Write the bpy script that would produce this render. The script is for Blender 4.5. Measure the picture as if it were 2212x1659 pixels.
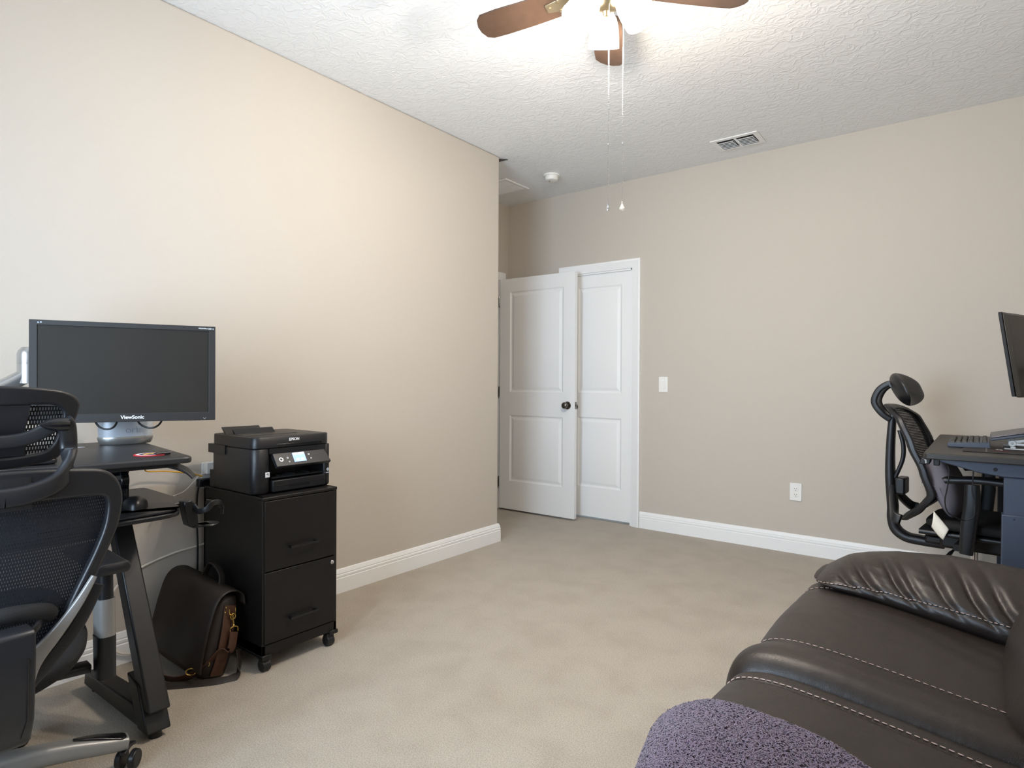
import bpy, bmesh, math, random
from mathutils import Vector, Matrix, noise
random.seed(7)
PI = math.pi
SC = bpy.context.scene
COL = SC.collection
for o in list(bpy.data.objects):
    bpy.data.objects.remove(o)

# ------------------------------------------------------------------ camera
F_PX, YAW, PITCH, ROLL, CAM_H = 1324.87, 0.6571524, -0.00481625, 0.00530683, 1.144216
FWD = Vector((-math.sin(YAW) * math.cos(PITCH), math.cos(YAW) * math.cos(PITCH), math.sin(PITCH)))
R0 = Vector((math.cos(YAW), math.sin(YAW), 0))
U0 = R0.cross(FWD)
RGT = math.cos(ROLL) * R0 + math.sin(ROLL) * U0
UPV = -math.sin(ROLL) * R0 + math.cos(ROLL) * U0
EYE = Vector((0, 0, CAM_H))
cd = bpy.data.cameras.new('camera')
cam = bpy.data.objects.new('camera', cd)
COL.objects.link(cam)
cd.sensor_fit = 'HORIZONTAL'
cd.sensor_width = 36.0
cd.lens = F_PX / 2212 * 36.0
cd.clip_start = 0.02
cam.matrix_world = Matrix(((RGT.x, UPV.x, -FWD.x, EYE.x), (RGT.y, UPV.y, -FWD.y, EYE.y),
                           (RGT.z, UPV.z, -FWD.z, EYE.z), (0, 0, 0, 1)))
SC.camera = cam


def at(px, py, axis, val):
    """measure: the place on the plane axis=val that the photograph shows at a pixel"""
    d = FWD + RGT * ((px - 1106) / F_PX) - UPV * ((py - 829.5) / F_PX)
    t = (val - EYE[axis]) / d[axis]
    return EYE + d * t


# ------------------------------------------------------------------ light
SC.view_settings.view_transform = 'Standard'
SC.view_settings.look = 'None'
SC.view_settings.gamma = 1.0
SC.view_settings.use_curve_mapping = False
SC.view_settings.exposure = 0.20

w = bpy.data.worlds.new('sky')
SC.world = w
w.use_nodes = True
bg = w.node_tree.nodes['Background']
bg.inputs[0].default_value = (0.50, 0.72, 1.0, 1)
bg.inputs[1].default_value = 2.7


def area_light(name, loc, rot, sx, sy, power, col, spread=PI):
    l = bpy.data.lights.new(name, 'AREA')
    l.shape = 'RECTANGLE'
    l.size, l.size_y, l.energy, l.color = sx, sy, power, col
    l.spread = spread
    o = bpy.data.objects.new(name, l)
    o.location = loc
    o.rotation_euler = rot
    COL.objects.link(o)
    return o


# daylight outside the window in the wall behind the camera
WIN_X0, WIN_X1, WIN_Z0, WIN_Z1 = -2.0, -0.75, 0.62, 2.12
DAY_POWER, LAMP_POWER = 66.0, 29.0
area_light('daylight', ((WIN_X0 + WIN_X1) / 2, -0.60, (WIN_Z0 + WIN_Z1) / 2), (PI / 2, 0, 0),
           WIN_X1 - WIN_X0, WIN_Z1 - WIN_Z0, DAY_POWER, (0.66, 0.82, 1.0), 2.45)

# ------------------------------------------------------------------ materials
MATS = {}


def nd(nt, t, **kw):
    n = nt.nodes.new(t)
    for k, v in kw.items():
        setattr(n, k, v)
    return n


def mat(name, col, rough=0.5, metal=0.0, spec=0.5, bump=None, mottle=None, emit=None, coat=0.0, sheen=0.0):
    """col: sRGB 0-255.  bump: (scale, strength, distance[, detail, type]).  mottle: (scale, amount)"""
    m = bpy.data.materials.new(name)
    m.use_nodes = True
    nt = m.node_tree
    b = nt.nodes['Principled BSDF']
    lin = [((c / 255) / 12.92 if c / 255 <= .04045 else ((c / 255 + .055) / 1.055) ** 2.4) for c in col] + [1]
    b.inputs['Base Color'].default_value = lin
    b.inputs['Roughness'].default_value = rough
    b.inputs['Metallic'].default_value = metal
    b.inputs['Specular IOR Level'].default_value = spec
    b.inputs['Coat Weight'].default_value = coat
    b.inputs['Sheen Weight'].default_value = sheen
    tc = nd(nt, 'ShaderNodeTexCoord')
    if mottle:
        n = nd(nt, 'ShaderNodeTexNoise')
        n.inputs['Scale'].default_value = mottle[0]
        n.inputs['Detail'].default_value = 4
        nt.links.new(tc.outputs['Object'], n.inputs['Vector'])
        mx = nd(nt, 'ShaderNodeMix', data_type='RGBA')
        a = mottle[1]
        mx.inputs[6].default_value = [c * (1 - a) for c in lin[:3]] + [1]
        mx.inputs[7].default_value = [min(1, c * (1 + a)) for c in lin[:3]] + [1]
        nt.links.new(n.outputs['Fac'], mx.inputs[0])
        nt.links.new(mx.outputs[2], b.inputs['Base Color'])
    if bump:
        n = nd(nt, 'ShaderNodeTexNoise')
        n.inputs['Scale'].default_value = bump[0]
        n.inputs['Detail'].default_value = bump[3] if len(bump) > 3 else 2
        nt.links.new(tc.outputs['Object'], n.inputs['Vector'])
        bp = nd(nt, 'ShaderNodeBump')
        bp.inputs['Strength'].default_value = bump[1]
        bp.inputs['Distance'].default_value = bump[2]
        nt.links.new(n.outputs['Fac'], bp.inputs['Height'])
        nt.links.new(bp.outputs[0], b.inputs['Normal'])
    if emit:
        b.inputs['Emission Color'].default_value = list(emit[0]) + [1]
        b.inputs['Emission Strength'].default_value = emit[1]
    MATS[name] = m
    return m


WALL = mat('wall paint', (196, 188, 177), 0.85, spec=0.25, bump=(170, 0.35, 0.0016, 3))
WHITE = mat('white trim paint', (241, 241, 240), 0.4, spec=0.4, bump=(60, .05, .0005))
PLASTW = mat('white plastic', (236, 235, 230), 0.35)


def ceiling_mat():
    m = mat('ceiling texture', (238, 239, 239), 0.9, spec=0.2)
    nt = m.node_tree
    b = nt.nodes['Principled BSDF']
    tc = nd(nt, 'ShaderNodeTexCoord')
    mp = nd(nt, 'ShaderNodeMapping')
    mp.inputs['Rotation'].default_value = (0, 0, 0.5)
    mp.inputs['Scale'].default_value = (1.0, 1.25, 1.0)
    nt.links.new(tc.outputs['Object'], mp.inputs['Vector'])
    n = nd(nt, 'ShaderNodeTexNoise')
    n.inputs['Scale'].default_value = 17
    n.inputs['Detail'].default_value = 3
    n.inputs['Roughness'].default_value = 0.45
    n.inputs['Distortion'].default_value = 0.9
    nt.links.new(mp.outputs[0], n.inputs['Vector'])
    cr = nd(nt, 'ShaderNodeValToRGB')
    e = cr.color_ramp.elements
    e[0].position, e[0].color = 0.40, (0, 0, 0, 1)
    e[1].position, e[1].color = 0.66, (.25, .25, .25, 1)
    k = e.new(0.50)
    k.color = (1, 1, 1, 1)
    k = e.new(0.56)
    k.color = (.45, .45, .45, 1)
    nt.links.new(n.outputs['Fac'], cr.inputs[0])
    bp = nd(nt, 'ShaderNodeBump')
    bp.inputs['Strength'].default_value = 0.36
    bp.inputs['Distance'].default_value = 0.0045
    nt.links.new(cr.outputs[0], bp.inputs['Height'])
    nt.links.new(bp.outputs[0], b.inputs['Normal'])
    return m


def carpet_mat():
    m = mat('beige carpet', (188, 177, 160), 0.95, spec=0.1, sheen=0.25)
    nt = m.node_tree
    b = nt.nodes['Principled BSDF']
    tc = nd(nt, 'ShaderNodeTexCoord')
    big = nd(nt, 'ShaderNodeTexNoise')
    big.inputs['Scale'].default_value = 5.5
    big.inputs['Detail'].default_value = 5
    big.inputs['Distortion'].default_value = 0.3
    fine = nd(nt, 'ShaderNodeTexNoise')
    fine.inputs['Scale'].default_value = 230
    fine.inputs['Detail'].default_value = 3
    for n in (big, fine):
        nt.links.new(tc.outputs['Object'], n.inputs['Vector'])
    r1 = nd(nt, 'ShaderNodeValToRGB')
    r1.color_ramp.elements[0].position, r1.color_ramp.elements[1].position = 0.34, 0.58
    r1.color_ramp.elements[0].color = (0.39, 0.335, 0.267, 1)
    r1.color_ramp.elements[1].color = (0.430, 0.375, 0.304, 1)
    nt.links.new(big.outputs['Fac'], r1.inputs[0])
    r2 = nd(nt, 'ShaderNodeValToRGB')
    r2.color_ramp.elements[0].position, r2.color_ramp.elements[1].position = 0.36, 0.62
    r2.color_ramp.elements[0].color = (0.70, 0.685, 0.66, 1)
    r2.color_ramp.elements[1].color = (1.12, 1.12, 1.12, 1)
    nt.links.new(fine.outputs['Fac'], r2.inputs[0])
    mx = nd(nt, 'ShaderNodeMix', data_type='RGBA', blend_type='MULTIPLY')
    mx.inputs[0].default_value = 0.8
    nt.links.new(r1.outputs[0], mx.inputs[6])
    nt.links.new(r2.outputs[0], mx.inputs[7])
    nt.links.new(mx.outputs[2], b.inputs['Base Color'])
    bp = nd(nt, 'ShaderNodeBump')
    bp.inputs['Strength'].default_value = 0.6
    bp.inputs['Distance'].default_value = 0.004
    nt.links.new(fine.outputs['Fac'], bp.inputs['Height'])
    nt.links.new(bp.outputs[0], b.inputs['Normal'])
    return m


def leather_mat():
    m = mat('dark brown leather', (38, 31, 27), 0.42, spec=0.45)
    nt = m.node_tree
    b = nt.nodes['Principled BSDF']
    tc = nd(nt, 'ShaderNodeTexCoord')
    v = nd(nt, 'ShaderNodeTexVoronoi')
    v.feature = 'DISTANCE_TO_EDGE'
    v.inputs['Scale'].default_value = 330
    n = nd(nt, 'ShaderNodeTexNoise')
    n.inputs['Scale'].default_value = 26
    n.inputs['Detail'].default_value = 3
    nt.links.new(tc.outputs['Object'], v.inputs['Vector'])
    nt.links.new(tc.outputs['Object'], n.inputs['Vector'])
    b1 = nd(nt, 'ShaderNodeBump')
    b1.inputs['Strength'].default_value = 0.30
    b1.inputs['Distance'].default_value = 0.0012
    b2 = nd(nt, 'ShaderNodeBump')
    b2.inputs['Strength'].default_value = 0.25
    b2.inputs['Distance'].default_value = 0.006
    nt.links.new(v.outputs['Distance'], b1.inputs['Height'])
    nt.links.new(n.outputs['Fac'], b2.inputs['Height'])
    nt.links.new(b2.outputs[0], b1.inputs['Normal'])
    nt.links.new(b1.outputs[0], b.inputs['Normal'])
    return m


def mesh_fabric(name, col, sx, sz, hole):
    """woven see-through net: rows of offset oval holes"""
    m = mat(name, col, 0.7, spec=0.3)
    nt = m.node_tree
    b = nt.nodes['Principled BSDF']
    out = nt.nodes['Material Output']
    tc = nd(nt, 'ShaderNodeTexCoord')
    br = nd(nt, 'ShaderNodeTexBrick')
    br.inputs['Scale'].default_value = 1
    br.inputs['Brick Width'].default_value = sx
    br.inputs['Row Height'].default_value = sz
    br.inputs['Mortar Size'].default_value = hole
    br.inputs['Mortar Smooth'].default_value = 0.0
    br.inputs['Color1'].default_value = (1, 1, 1, 1)
    br.inputs['Color2'].default_value = (1, 1, 1, 1)
    br.inputs['Mortar'].default_value = (0, 0, 0, 1)
    nt.links.new(tc.outputs['UV'], br.inputs['Vector'])
    tr = nd(nt, 'ShaderNodeBsdfTransparent')
    ms = nd(nt, 'ShaderNodeMixShader')
    nt.links.new(br.outputs['Color'], ms.inputs[0])
    nt.links.new(b.outputs[0], ms.inputs[1])
    nt.links.new(tr.outputs[0], ms.inputs[2])
    nt.links.new(ms.outputs[0], out.inputs['Surface'])
    return m


CEIL = ceiling_mat()
CARPET = carpet_mat()
LEATHER = leather_mat()
THREAD = mat('tan thread', (186, 160, 146), 0.7)
BLK_LAM = mat('black laminate', (23, 21, 20), 0.45, spec=0.3, bump=(220, .12, .0006))
BLK_PL = mat('black plastic', (22, 22, 24), 0.38, spec=0.42, bump=(420, .10, .0005))
BLK_MATTE = mat('matte black plastic', (26, 26, 29), 0.42, spec=0.5, bump=(380, .2, .0006))
BLK_GLOSS = mat('gloss black', (18, 18, 20), 0.18, spec=0.5)
BEZEL = mat('monitor bezel', (44, 42, 41), 0.5, spec=.25, bump=(500, .15, .0004))
SCREEN = mat('dusty screen', (42, 39, 35), 0.5, spec=0.12, mottle=(9, .12))
SILVER = mat('silver metal', (190, 188, 184), 0.32, metal=0.75)
SILVERP = mat('silver plastic', (138, 136, 133), 0.38, metal=0.35)
CHROME = mat('chrome', (205, 205, 208), 0.12, metal=1.0)
NICKEL = mat('dark nickel', (120, 117, 112), 0.16, metal=1.0)
BRASS = mat('brass', (205, 175, 100), 0.22, metal=1.0)
FANMET = mat('brushed nickel fan metal', (186, 172, 145), 0.3, metal=0.9)
WOOD = mat('dark walnut blade', (72, 55, 44), 0.4, spec=0.4, mottle=(30, .25), bump=(90, .1, .0005))
DESKTOP = mat('black desktop', (40, 39, 40), 0.38, spec=0.45, bump=(600, .15, .0004))
DESKGREY = mat('dark grey desktop', (46, 44, 42), 0.45, spec=0.4, bump=(600, .2, .0004))
STEEL = mat('charcoal steel with sky tint', (54, 63, 80), 0.42, spec=0.6, bump=(700, .15, .0003))  # blue reflection of the window sky is mixed into the charcoal base colour
BAGL = mat('dark brown bag leather', (38, 31, 27), 0.55, spec=0.4, bump=(120, .25, .001))
STRAPL = mat('brown strap leather', (72, 46, 32), 0.5, spec=0.4, bump=(200, .2, .0006))
GREYFAB = mat('grey cushion fabric', (118, 114, 122), 0.9, spec=0.2, bump=(900, .3, .0005), mottle=(200, .15))
CREAM = mat('cream tag', (240, 234, 218), 0.7)
YELLOW = mat('yellow cable', (214, 160, 40), 0.45)
WCABLE = mat('white cable', (226, 220, 208), 0.45)
BCABLE = mat('black cable', (20, 20, 22), 0.45)
DARK = mat('dark void', (10, 10, 10), 0.9)
WTEXT = mat('white lettering', (225, 225, 225), 0.5)
GTEXT = mat('grey lettering', (150, 158, 168), 0.5)
RED = mat('red embroidery', (176, 34, 44), 0.8)
NAVY = mat('navy embroidery', (28, 32, 60), 0.8)
GOLD = mat('gold embroidery', (214, 160, 84), 0.8)
PATCHW = mat('white embroidery', (225, 222, 224), 0.8)
SHADE = mat('lit frosted glass shade', (250, 244, 230), 0.4, emit=((1.0, 0.92, 0.80), 4.5))
LCD = mat('lit printer screen', (120, 150, 190), 0.3, emit=((0.42, 0.58, 0.85), 0.75))
LCDW = mat('lit screen tiles', (220, 230, 245), 0.3, emit=((0.85, 0.93, 1.0), 0.9))
NET = mesh_fabric('black back mesh', (24, 26, 32), 0.0052, 0.0080, 0.0021)
NET2 = mesh_fabric('open headrest mesh', (20, 20, 22), 0.0058, 0.0100, 0.0017)
SEATFAB = mat('black woven seat', (30, 29, 29), 0.85, spec=0.3, bump=(500, .5, .001))
PURPLE = mat('purple plush', (80, 67, 84), 0.95, spec=0.15, sheen=0.6, mottle=(60, .25))
PILE = mat('purple plush pile', (104, 87, 106), 0.9, spec=0.2, sheen=0.5, mottle=(150, .45))


def glass_mat():
    m = bpy.data.materials.new('window glass')
    m.use_nodes = True
    nt = m.node_tree
    nt.nodes.clear()
    out = nd(nt, 'ShaderNodeOutputMaterial')
    t = nd(nt, 'ShaderNodeBsdfTransparent')
    g = nd(nt, 'ShaderNodeBsdfGlossy')
    g.inputs['Roughness'].default_value = 0.02
    ms = nd(nt, 'ShaderNodeMixShader')
    ms.inputs[0].default_value = 0.06
    nt.links.new(t.outputs[0], ms.inputs[1])
    nt.links.new(g.outputs[0], ms.inputs[2])
    nt.links.new(ms.outputs[0], out.inputs['Surface'])
    return m


GLASS = glass_mat()


def crystal_mat():
    m = mat('crystal', (240, 235, 225), 0.03)
    m.node_tree.nodes['Principled BSDF'].inputs['Transmission Weight'].default_value = 0.6
    return m


CRYSTAL = crystal_mat()

# ------------------------------------------------------------------ mesh building
ORG = {}


def V(*a):
    return Vector(a)


def spline(pts, n=8, closed=False):
    """Catmull-Rom through points of any dimension"""
    P = [Vector(p) for p in pts]
    out = []
    N = len(P)
    seg = N if closed else N - 1
    for i in range(seg):
        if closed:
            a, b, c, d = P[i - 1], P[i], P[(i + 1) % N], P[(i + 2) % N]
        else:
            a, b, c, d = P[max(i - 1, 0)], P[i], P[i + 1], P[min(i + 2, N - 1)]
        for k in range(n):
            t = k / n
            out.append(0.5 * ((2 * b) + (c - a) * t + (2 * a - 5 * b + 4 * c - d) * t * t + (3 * b - a - 3 * c + d) * t ** 3))
    if not closed:
        out.append(P[-1].copy())
    return out


class G:
    def __init__(s, M=None):
        s.v, s.f, s.uv = [], [], None
        s.M = M

    def add(s, vs, fs):
        b = len(s.v)
        for p in vs:
            p = Vector(p)
            s.v.append(s.M @ p if s.M else p)
        for f in fs:
            s.f.append([b + i for i in f])
        return s

    def box(s, c, d, rot=None):
        hx, hy, hz = d[0] / 2, d[1] / 2, d[2] / 2
        vs = [Vector((x, y, z)) for x in (-hx, hx) for y in (-hy, hy) for z in (-hz, hz)]
        if rot is not None:
            R = rot if isinstance(rot, Matrix) else Matrix.Rotation(rot, 3, 'Z')
            vs = [R @ p for p in vs]
        c = Vector(c)
        return s.add([p + c for p in vs], [(0, 1, 3, 2), (4, 6, 7, 5), (0, 4, 5, 1), (2, 3, 7, 6), (0, 2, 6, 4), (1, 5, 7, 3)])

    def bx(s, x0, x1, y0, y1, z0, z1):
        return s.box(((x0 + x1) / 2, (y0 + y1) / 2, (z0 + z1) / 2), (abs(x1 - x0), abs(y1 - y0), abs(z1 - z0)))

    def hexa(s, p8):
        """8 corners: bottom loop 4, top loop 4"""
        return s.add(p8, [(3, 2, 1, 0), (4, 5, 6, 7), (0, 1, 5, 4), (1, 2, 6, 5), (2, 3, 7, 6), (3, 0, 4, 7)])

    def loft(s, rings, closed=True, caps=True, loop=False):
        n = len(rings[0])
        vs = [p for r in rings for p in r]
        fs = []
        m = len(rings)
        for i in range(m if loop else m - 1):
            j = (i + 1) % m
            for k in range(n if closed else n - 1):
                k2 = (k + 1) % n
                fs.append((i * n + k, i * n + k2, j * n + k2, j * n + k))
        if caps and closed and not loop:
            fs.append(tuple(range(n - 1, -1, -1)))
            fs.append(tuple((m - 1) * n + k for k in range(n)))
        return s.add(vs, fs)

    def cyl(s, p0, p1, r0, r1=None, n=20):
        r1 = r0 if r1 is None else r1
        return s.tube([p0, p1], [r0, r1], n)

    def tube(s, pts, r, n=10, closed=False, squash=None):
        P = [Vector(p) for p in pts]
        m = len(P)
        rr = r if isinstance(r, (list, tuple)) else [r] * m
        rings = []
        t0 = (P[1] - P[0]).normalized()
        ref = Vector((0, 0, 1)) if abs(t0.z) < .9 else Vector((1, 0, 0))
        nrm = (ref - t0 * ref.dot(t0)).normalized()
        for i in range(m):
            if closed:
                t = P[(i + 1) % m] - P[i - 1]
            else:
                t = P[min(i + 1, m - 1)] - P[max(i - 1, 0)]
            t.normalize()
            nrm = (nrm - t * nrm.dot(t)).normalized()
            bn = t.cross(nrm)
            a, b = rr[i], rr[i] * (squash or 1)
            rings.append([P[i] + nrm * (a * math.cos(2 * PI * k / n)) + bn * (b * math.sin(2 * PI * k / n)) for k in range(n)])
        return s.loft(rings, loop=closed, caps=not closed)

    def sweep(s, pts, wd, th, side, corner=0.35, n=3, closed=False):
        """rounded-rectangle section along a path; 'side' = width direction (vector or list)"""
        P = [Vector(p) for p in pts]
        m = len(P)
        W_ = wd if isinstance(wd, (list, tuple)) else [wd] * m
        T_ = th if isinstance(th, (list, tuple)) else [th] * m
        rings = []
        for i in range(m):
            if closed:
                t = (P[(i + 1) % m] - P[i - 1]).normalized()
            else:
                t = (P[min(i + 1, m - 1)] - P[max(i - 1, 0)]).normalized()
            sd = Vector(side[i] if isinstance(side, list) else side)
            sd = (sd - t * sd.dot(t)).normalized()
            up = t.cross(sd)
            a, b = W_[i] / 2, T_[i] / 2
            r = min(a, b) * 2 * corner
            r = min(r, a * .98, b * .98)
            ring = []
            for (cx, cy, a0) in ((a - r, b - r, 0), (-a + r, b - r, PI / 2), (-a + r, -b + r, PI), (a - r, -b + r, 1.5 * PI)):
                for k in range(n + 1):
                    an = a0 + PI / 2 * k / n
                    ring.append(P[i] + sd * (cx + r * math.cos(an)) + up * (cy + r * math.sin(an)))
            rings.append(ring)
        return s.loft(rings, loop=closed, caps=not closed)

    def lathe(s, prof, c=(0, 0, 0), axis=(0, 0, 1), n=32, a0=0, caps=True):
        ax = Vector(axis).normalized()
        u = ax.orthogonal().normalized()
        w_ = ax.cross(u)
        c = Vector(c)
        rings = [[c + ax * h + (u * math.cos(a0 + 2 * PI * k / n) + w_ * math.sin(a0 + 2 * PI * k / n)) * max(r, 1e-5) for k in range(n)] for r, h in prof]
        return s.loft(rings, caps=caps)

    def prism(s, poly, off):
        off = Vector(off)
        A = [Vector(p) for p in poly]
        n = len(A)
        return s.add(A + [p + off for p in A], [tuple(range(n - 1, -1, -1)), tuple(range(n, 2 * n))] + [(i, (i + 1) % n, n + (i + 1) % n, n + i) for i in range(n)])

    def grid(s, fn, nu, nv, cu=False, uvs=None):
        vs = []
        uv = []
        for i in range(nu + (0 if cu else 1)):
            for j in range(nv + 1):
                vs.append(fn(i / nu, j / nv))
                if uvs:
                    uv.append(uvs(i / nu, j / nv))
        mu = nu if cu else nu + 1
        fs = []
        for i in range(nu):
            for j in range(nv):
                a = i * (nv + 1) + j
                b = ((i + 1) % mu) * (nv + 1) + j
                fs.append((a, b, b + 1, a + 1))
        if uvs:
            s.uv = uv
        return s.add(vs, fs)

    def ball(s, c, r, n=16, m=10):
        c = Vector(c)
        rx = r if isinstance(r, (tuple, list)) else (r, r, r)

        def fn(u, v):
            a, b = 2 * PI * u, PI * (v - .5)
            return c + Vector((rx[0] * math.cos(a) * math.cos(b), rx[1] * math.sin(a) * math.cos(b), rx[2] * math.sin(b)))
        return s.grid(fn, n, m, cu=True)

    def ring(s, outer, inner, mp, th):
        """flat closed band between two outlines; mp(p, side) places a 2D point at depth side"""
        n = len(outer)
        loops = [[mp(p, -th / 2) for p in outer], [mp(p, th / 2) for p in outer], [mp(p, th / 2) for p in inner], [mp(p, -th / 2) for p in inner]]
        return s.loft([[loops[k][i] for k in range(4)] for i in range(n)], loop=True, caps=False)

    def frame(s, x0, x1, y0, y1, m, z0, z1):
        O = [(x0, y0), (x1, y0), (x1, y1), (x0, y1)]
        I = [(x0 + m, y0 + m), (x1 - m, y0 + m), (x1 - m, y1 - m), (x0 + m, y1 - m)]
        return s.loft([[V(*o, z0), V(*o, z1), V(*i, z1), V(*i, z0)] for o, i in zip(O, I)], loop=True, caps=False)

    def build(s, name, m, parent=None, bevel=0, seg=2, smooth=True, angle=40, sub=0, solid=0, loc=None):
        org = Vector(ORG[parent.name]) if parent else Vector(loc if loc is not None else (0, 0, 0))
        me = bpy.data.meshes.new(name)
        me.from_pydata([tuple(p - org) for p in s.v], [], s.f)
        me.materials.append(m)
        bm = bmesh.new()
        bm.from_mesh(me)
        bmesh.ops.recalc_face_normals(bm, faces=bm.faces)
        bm.to_mesh(me)
        bm.free()
        if s.uv:
            ul = me.uv_layers.new(name='UVMap')
            for lp in me.loops:
                ul.data[lp.index].uv = s.uv[lp.vertex_index]
        if smooth:
            me.shade_smooth()
            me.set_sharp_from_angle(angle=math.radians(angle))
        o = bpy.data.objects.new(name, me)
        COL.objects.link(o)
        if parent:
            o.parent = parent
        else:
            o.location = org
        ORG[o.name] = tuple(org)
        if solid:
            md = o.modifiers.new('solid', 'SOLIDIFY')
            md.thickness = solid
            md.offset = 0
        if bevel:
            md = o.modifiers.new('bevel', 'BEVEL')
            md.width = bevel
            md.segments = seg
            md.limit_method = 'ANGLE'
            md.angle_limit = math.radians(35)
            md.harden_normals = False
        if sub:
            md = o.modifiers.new('sub', 'SUBSURF')
            md.levels = md.render_levels = sub
        return o


def thing(name, loc, label, cat, group=None):
    o = bpy.data.objects.new(name, None)
    o.empty_display_size = 0.05
    o.location = loc
    COL.objects.link(o)
    ORG[o.name] = tuple(loc)
    return tag(o, label, cat, group)


def tag(o, label, cat, group=None):
    o['label'] = label
    o['category'] = cat
    if group:
        o['group'] = group
    return o


def struct(o):
    o['kind'] = 'structure'
    return o


def lettering(name, s, size, loc, right, up, m, parent, ext=0.0004, bold=0.0, align='CENTER'):
    """raised lettering lying on a face: 'right' reading direction, 'up' letter-up direction"""
    cu = bpy.data.curves.new(name, 'FONT')
    cu.body = s
    cu.size = size
    cu.extrude = ext
    cu.offset = bold
    cu.align_x = align
    cu.align_y = 'CENTER'
    tmp = bpy.data.objects.new(name, cu)
    COL.objects.link(tmp)
    bpy.context.view_layer.update()
    me = bpy.data.meshes.new_from_object(tmp.evaluated_get(bpy.context.evaluated_depsgraph_get()))
    bpy.data.objects.remove(tmp)
    r = Vector(right).normalized()
    u = Vector(up)
    u = (u - r * u.dot(r)).normalized()
    nrm = r.cross(u)
    org = Vector(ORG[parent.name])
    Mx = Matrix(((r.x, u.x, nrm.x, loc[0] - org.x), (r.y, u.y, nrm.y, loc[1] - org.y), (r.z, u.z, nrm.z, loc[2] - org.z), (0, 0, 0, 1)))
    me.transform(Mx)
    me.materials.clear()
    me.materials.append(m)
    o = bpy.data.objects.new(name, me)
    COL.objects.link(o)
    o.parent = parent
    ORG[o.name] = tuple(org)
    return o


# ================================================================== the room
XL, YF, XA, YC = -2.7485, 4.4224, -3.4615, 3.404      # left wall, far wall, alcove end wall, wall corner
XR, YN, H = 0.62, -0.42, 2.74
T = 0.12
XH = -4.9                                              # hallway beyond the alcove door
D2Y0, D2Y1, DH = 3.515, 4.300, 2.055                   # doorway in the alcove end wall
D1X0, D1X1 = -2.836, -2.206                            # closet doorway in the far wall

struct(G().bx(XH - T, XR + T, YN - .25, YF + .6, -0.1, 0).build('floor', CARPET, smooth=False))
struct(G().bx(XH - T, XR + T, YN - .25, YF + .6, H, H + .1).build('ceiling', CEIL, smooth=False))
struct(G().bx(XL - T, XL, YN - .25, YC, 0, H).build('wall_left', WALL, bevel=.012, seg=4))
g = G().bx(XA - T, XL - T, YC - T, YC, 0, H)
struct(g.build('wall_alcove_return', WALL, smooth=False))
g = G().bx(XA - T, XA, YC, D2Y0, 0, H).bx(XA - T, XA, D2Y1, YF, 0, H).bx(XA - T, XA, D2Y0, D2Y1, DH, H)
struct(g.build('wall_alcove', WALL, smooth=False))
g = G().bx(XA - T, D1X0, YF, YF + T, 0, H).bx(D1X1, XR + T, YF, YF + T, 0, H).bx(D1X0, D1X1, YF, YF + T, DH, H)
struct(g.build('wall_far', WALL, smooth=False))
struct(G().bx(XR, XR + T, YN - .25, YF, 0, H).build('wall_right', WALL, smooth=False))
g = G().bx(XL, WIN_X0, YN - T, YN, 0, H).bx(WIN_X1, XR, YN - T, YN, 0, H)
g.bx(WIN_X0, WIN_X1, YN - T, YN, 0, WIN_Z0).bx(WIN_X0, WIN_X1, YN - T, YN, WIN_Z1, H)
struct(g.build('wall_near', WALL, smooth=False))
g = G().bx(XH - T, XH, 2.6, YF + .6, 0, H).bx(XH, XA - T, 2.6, 2.7, 0, H).bx(XH, XA - T, YF + .2, YF + .3, 0, H)
struct(g.build('wall_hallway', WALL, smooth=False))
struct(G().bx(D1X0 - .3, D1X1 + .3, YF + .55, YF + .6, 0, H).build('wall_closet', WALL, smooth=False))

# window behind the camera
g = G()
fw = .05
for (x0, x1, z0, z1) in ((WIN_X0, WIN_X0 + fw, WIN_Z0, WIN_Z1), (WIN_X1 - fw, WIN_X1, WIN_Z0, WIN_Z1), (WIN_X0, WIN_X1, WIN_Z0, WIN_Z0 + fw),
                         (WIN_X0, WIN_X1, WIN_Z1 - fw, WIN_Z1), (WIN_X0, WIN_X1, 1.34, 1.38)):
    g.bx(x0, x1, YN - .09, YN - .04, z0, z1)
win = struct(g.build('window_1', WHITE, bevel=.004))
G().bx(WIN_X0 + fw, WIN_X1 - fw, YN - .068, YN - .064, WIN_Z0 + fw, WIN_Z1 - fw).build('pane', GLASS, win, smooth=False)
G().bx(WIN_X0 - .04, WIN_X1 + .04, YN - .12, YN + .03, WIN_Z0 - .03, WIN_Z0).build('window_sill', WHITE, win, bevel=.006)

# baseboards ------------------------------------------------------
BB = [(0, 0), (.0155, 0), (.0155, .078), (.0125, .0815), (.0125, .0835), (.0150, .0865), (.0150, .096), (.0115, .0995), (.0115, .102), (.0130, .105), (.0110, .112), (.0060, .1255), (.0030, .1275), (0, .1275)]


def baseboard(name, a, b, nrm, mitre_a=0, mitre_b=0):
    a, b, nrm = Vector(a), Vector(b), Vector(nrm)
    t = (b - a).normalized()
    ra = [a + nrm * d + t * (mitre_a * d) + V(0, 0, z) for d, z in BB]
    rb = [b + nrm * d + t * (mitre_b * d) + V(0, 0, z) for d, z in BB]
    return struct(G().loft([ra, rb]).build(name, WHITE, smooth=True, angle=25))


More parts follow.
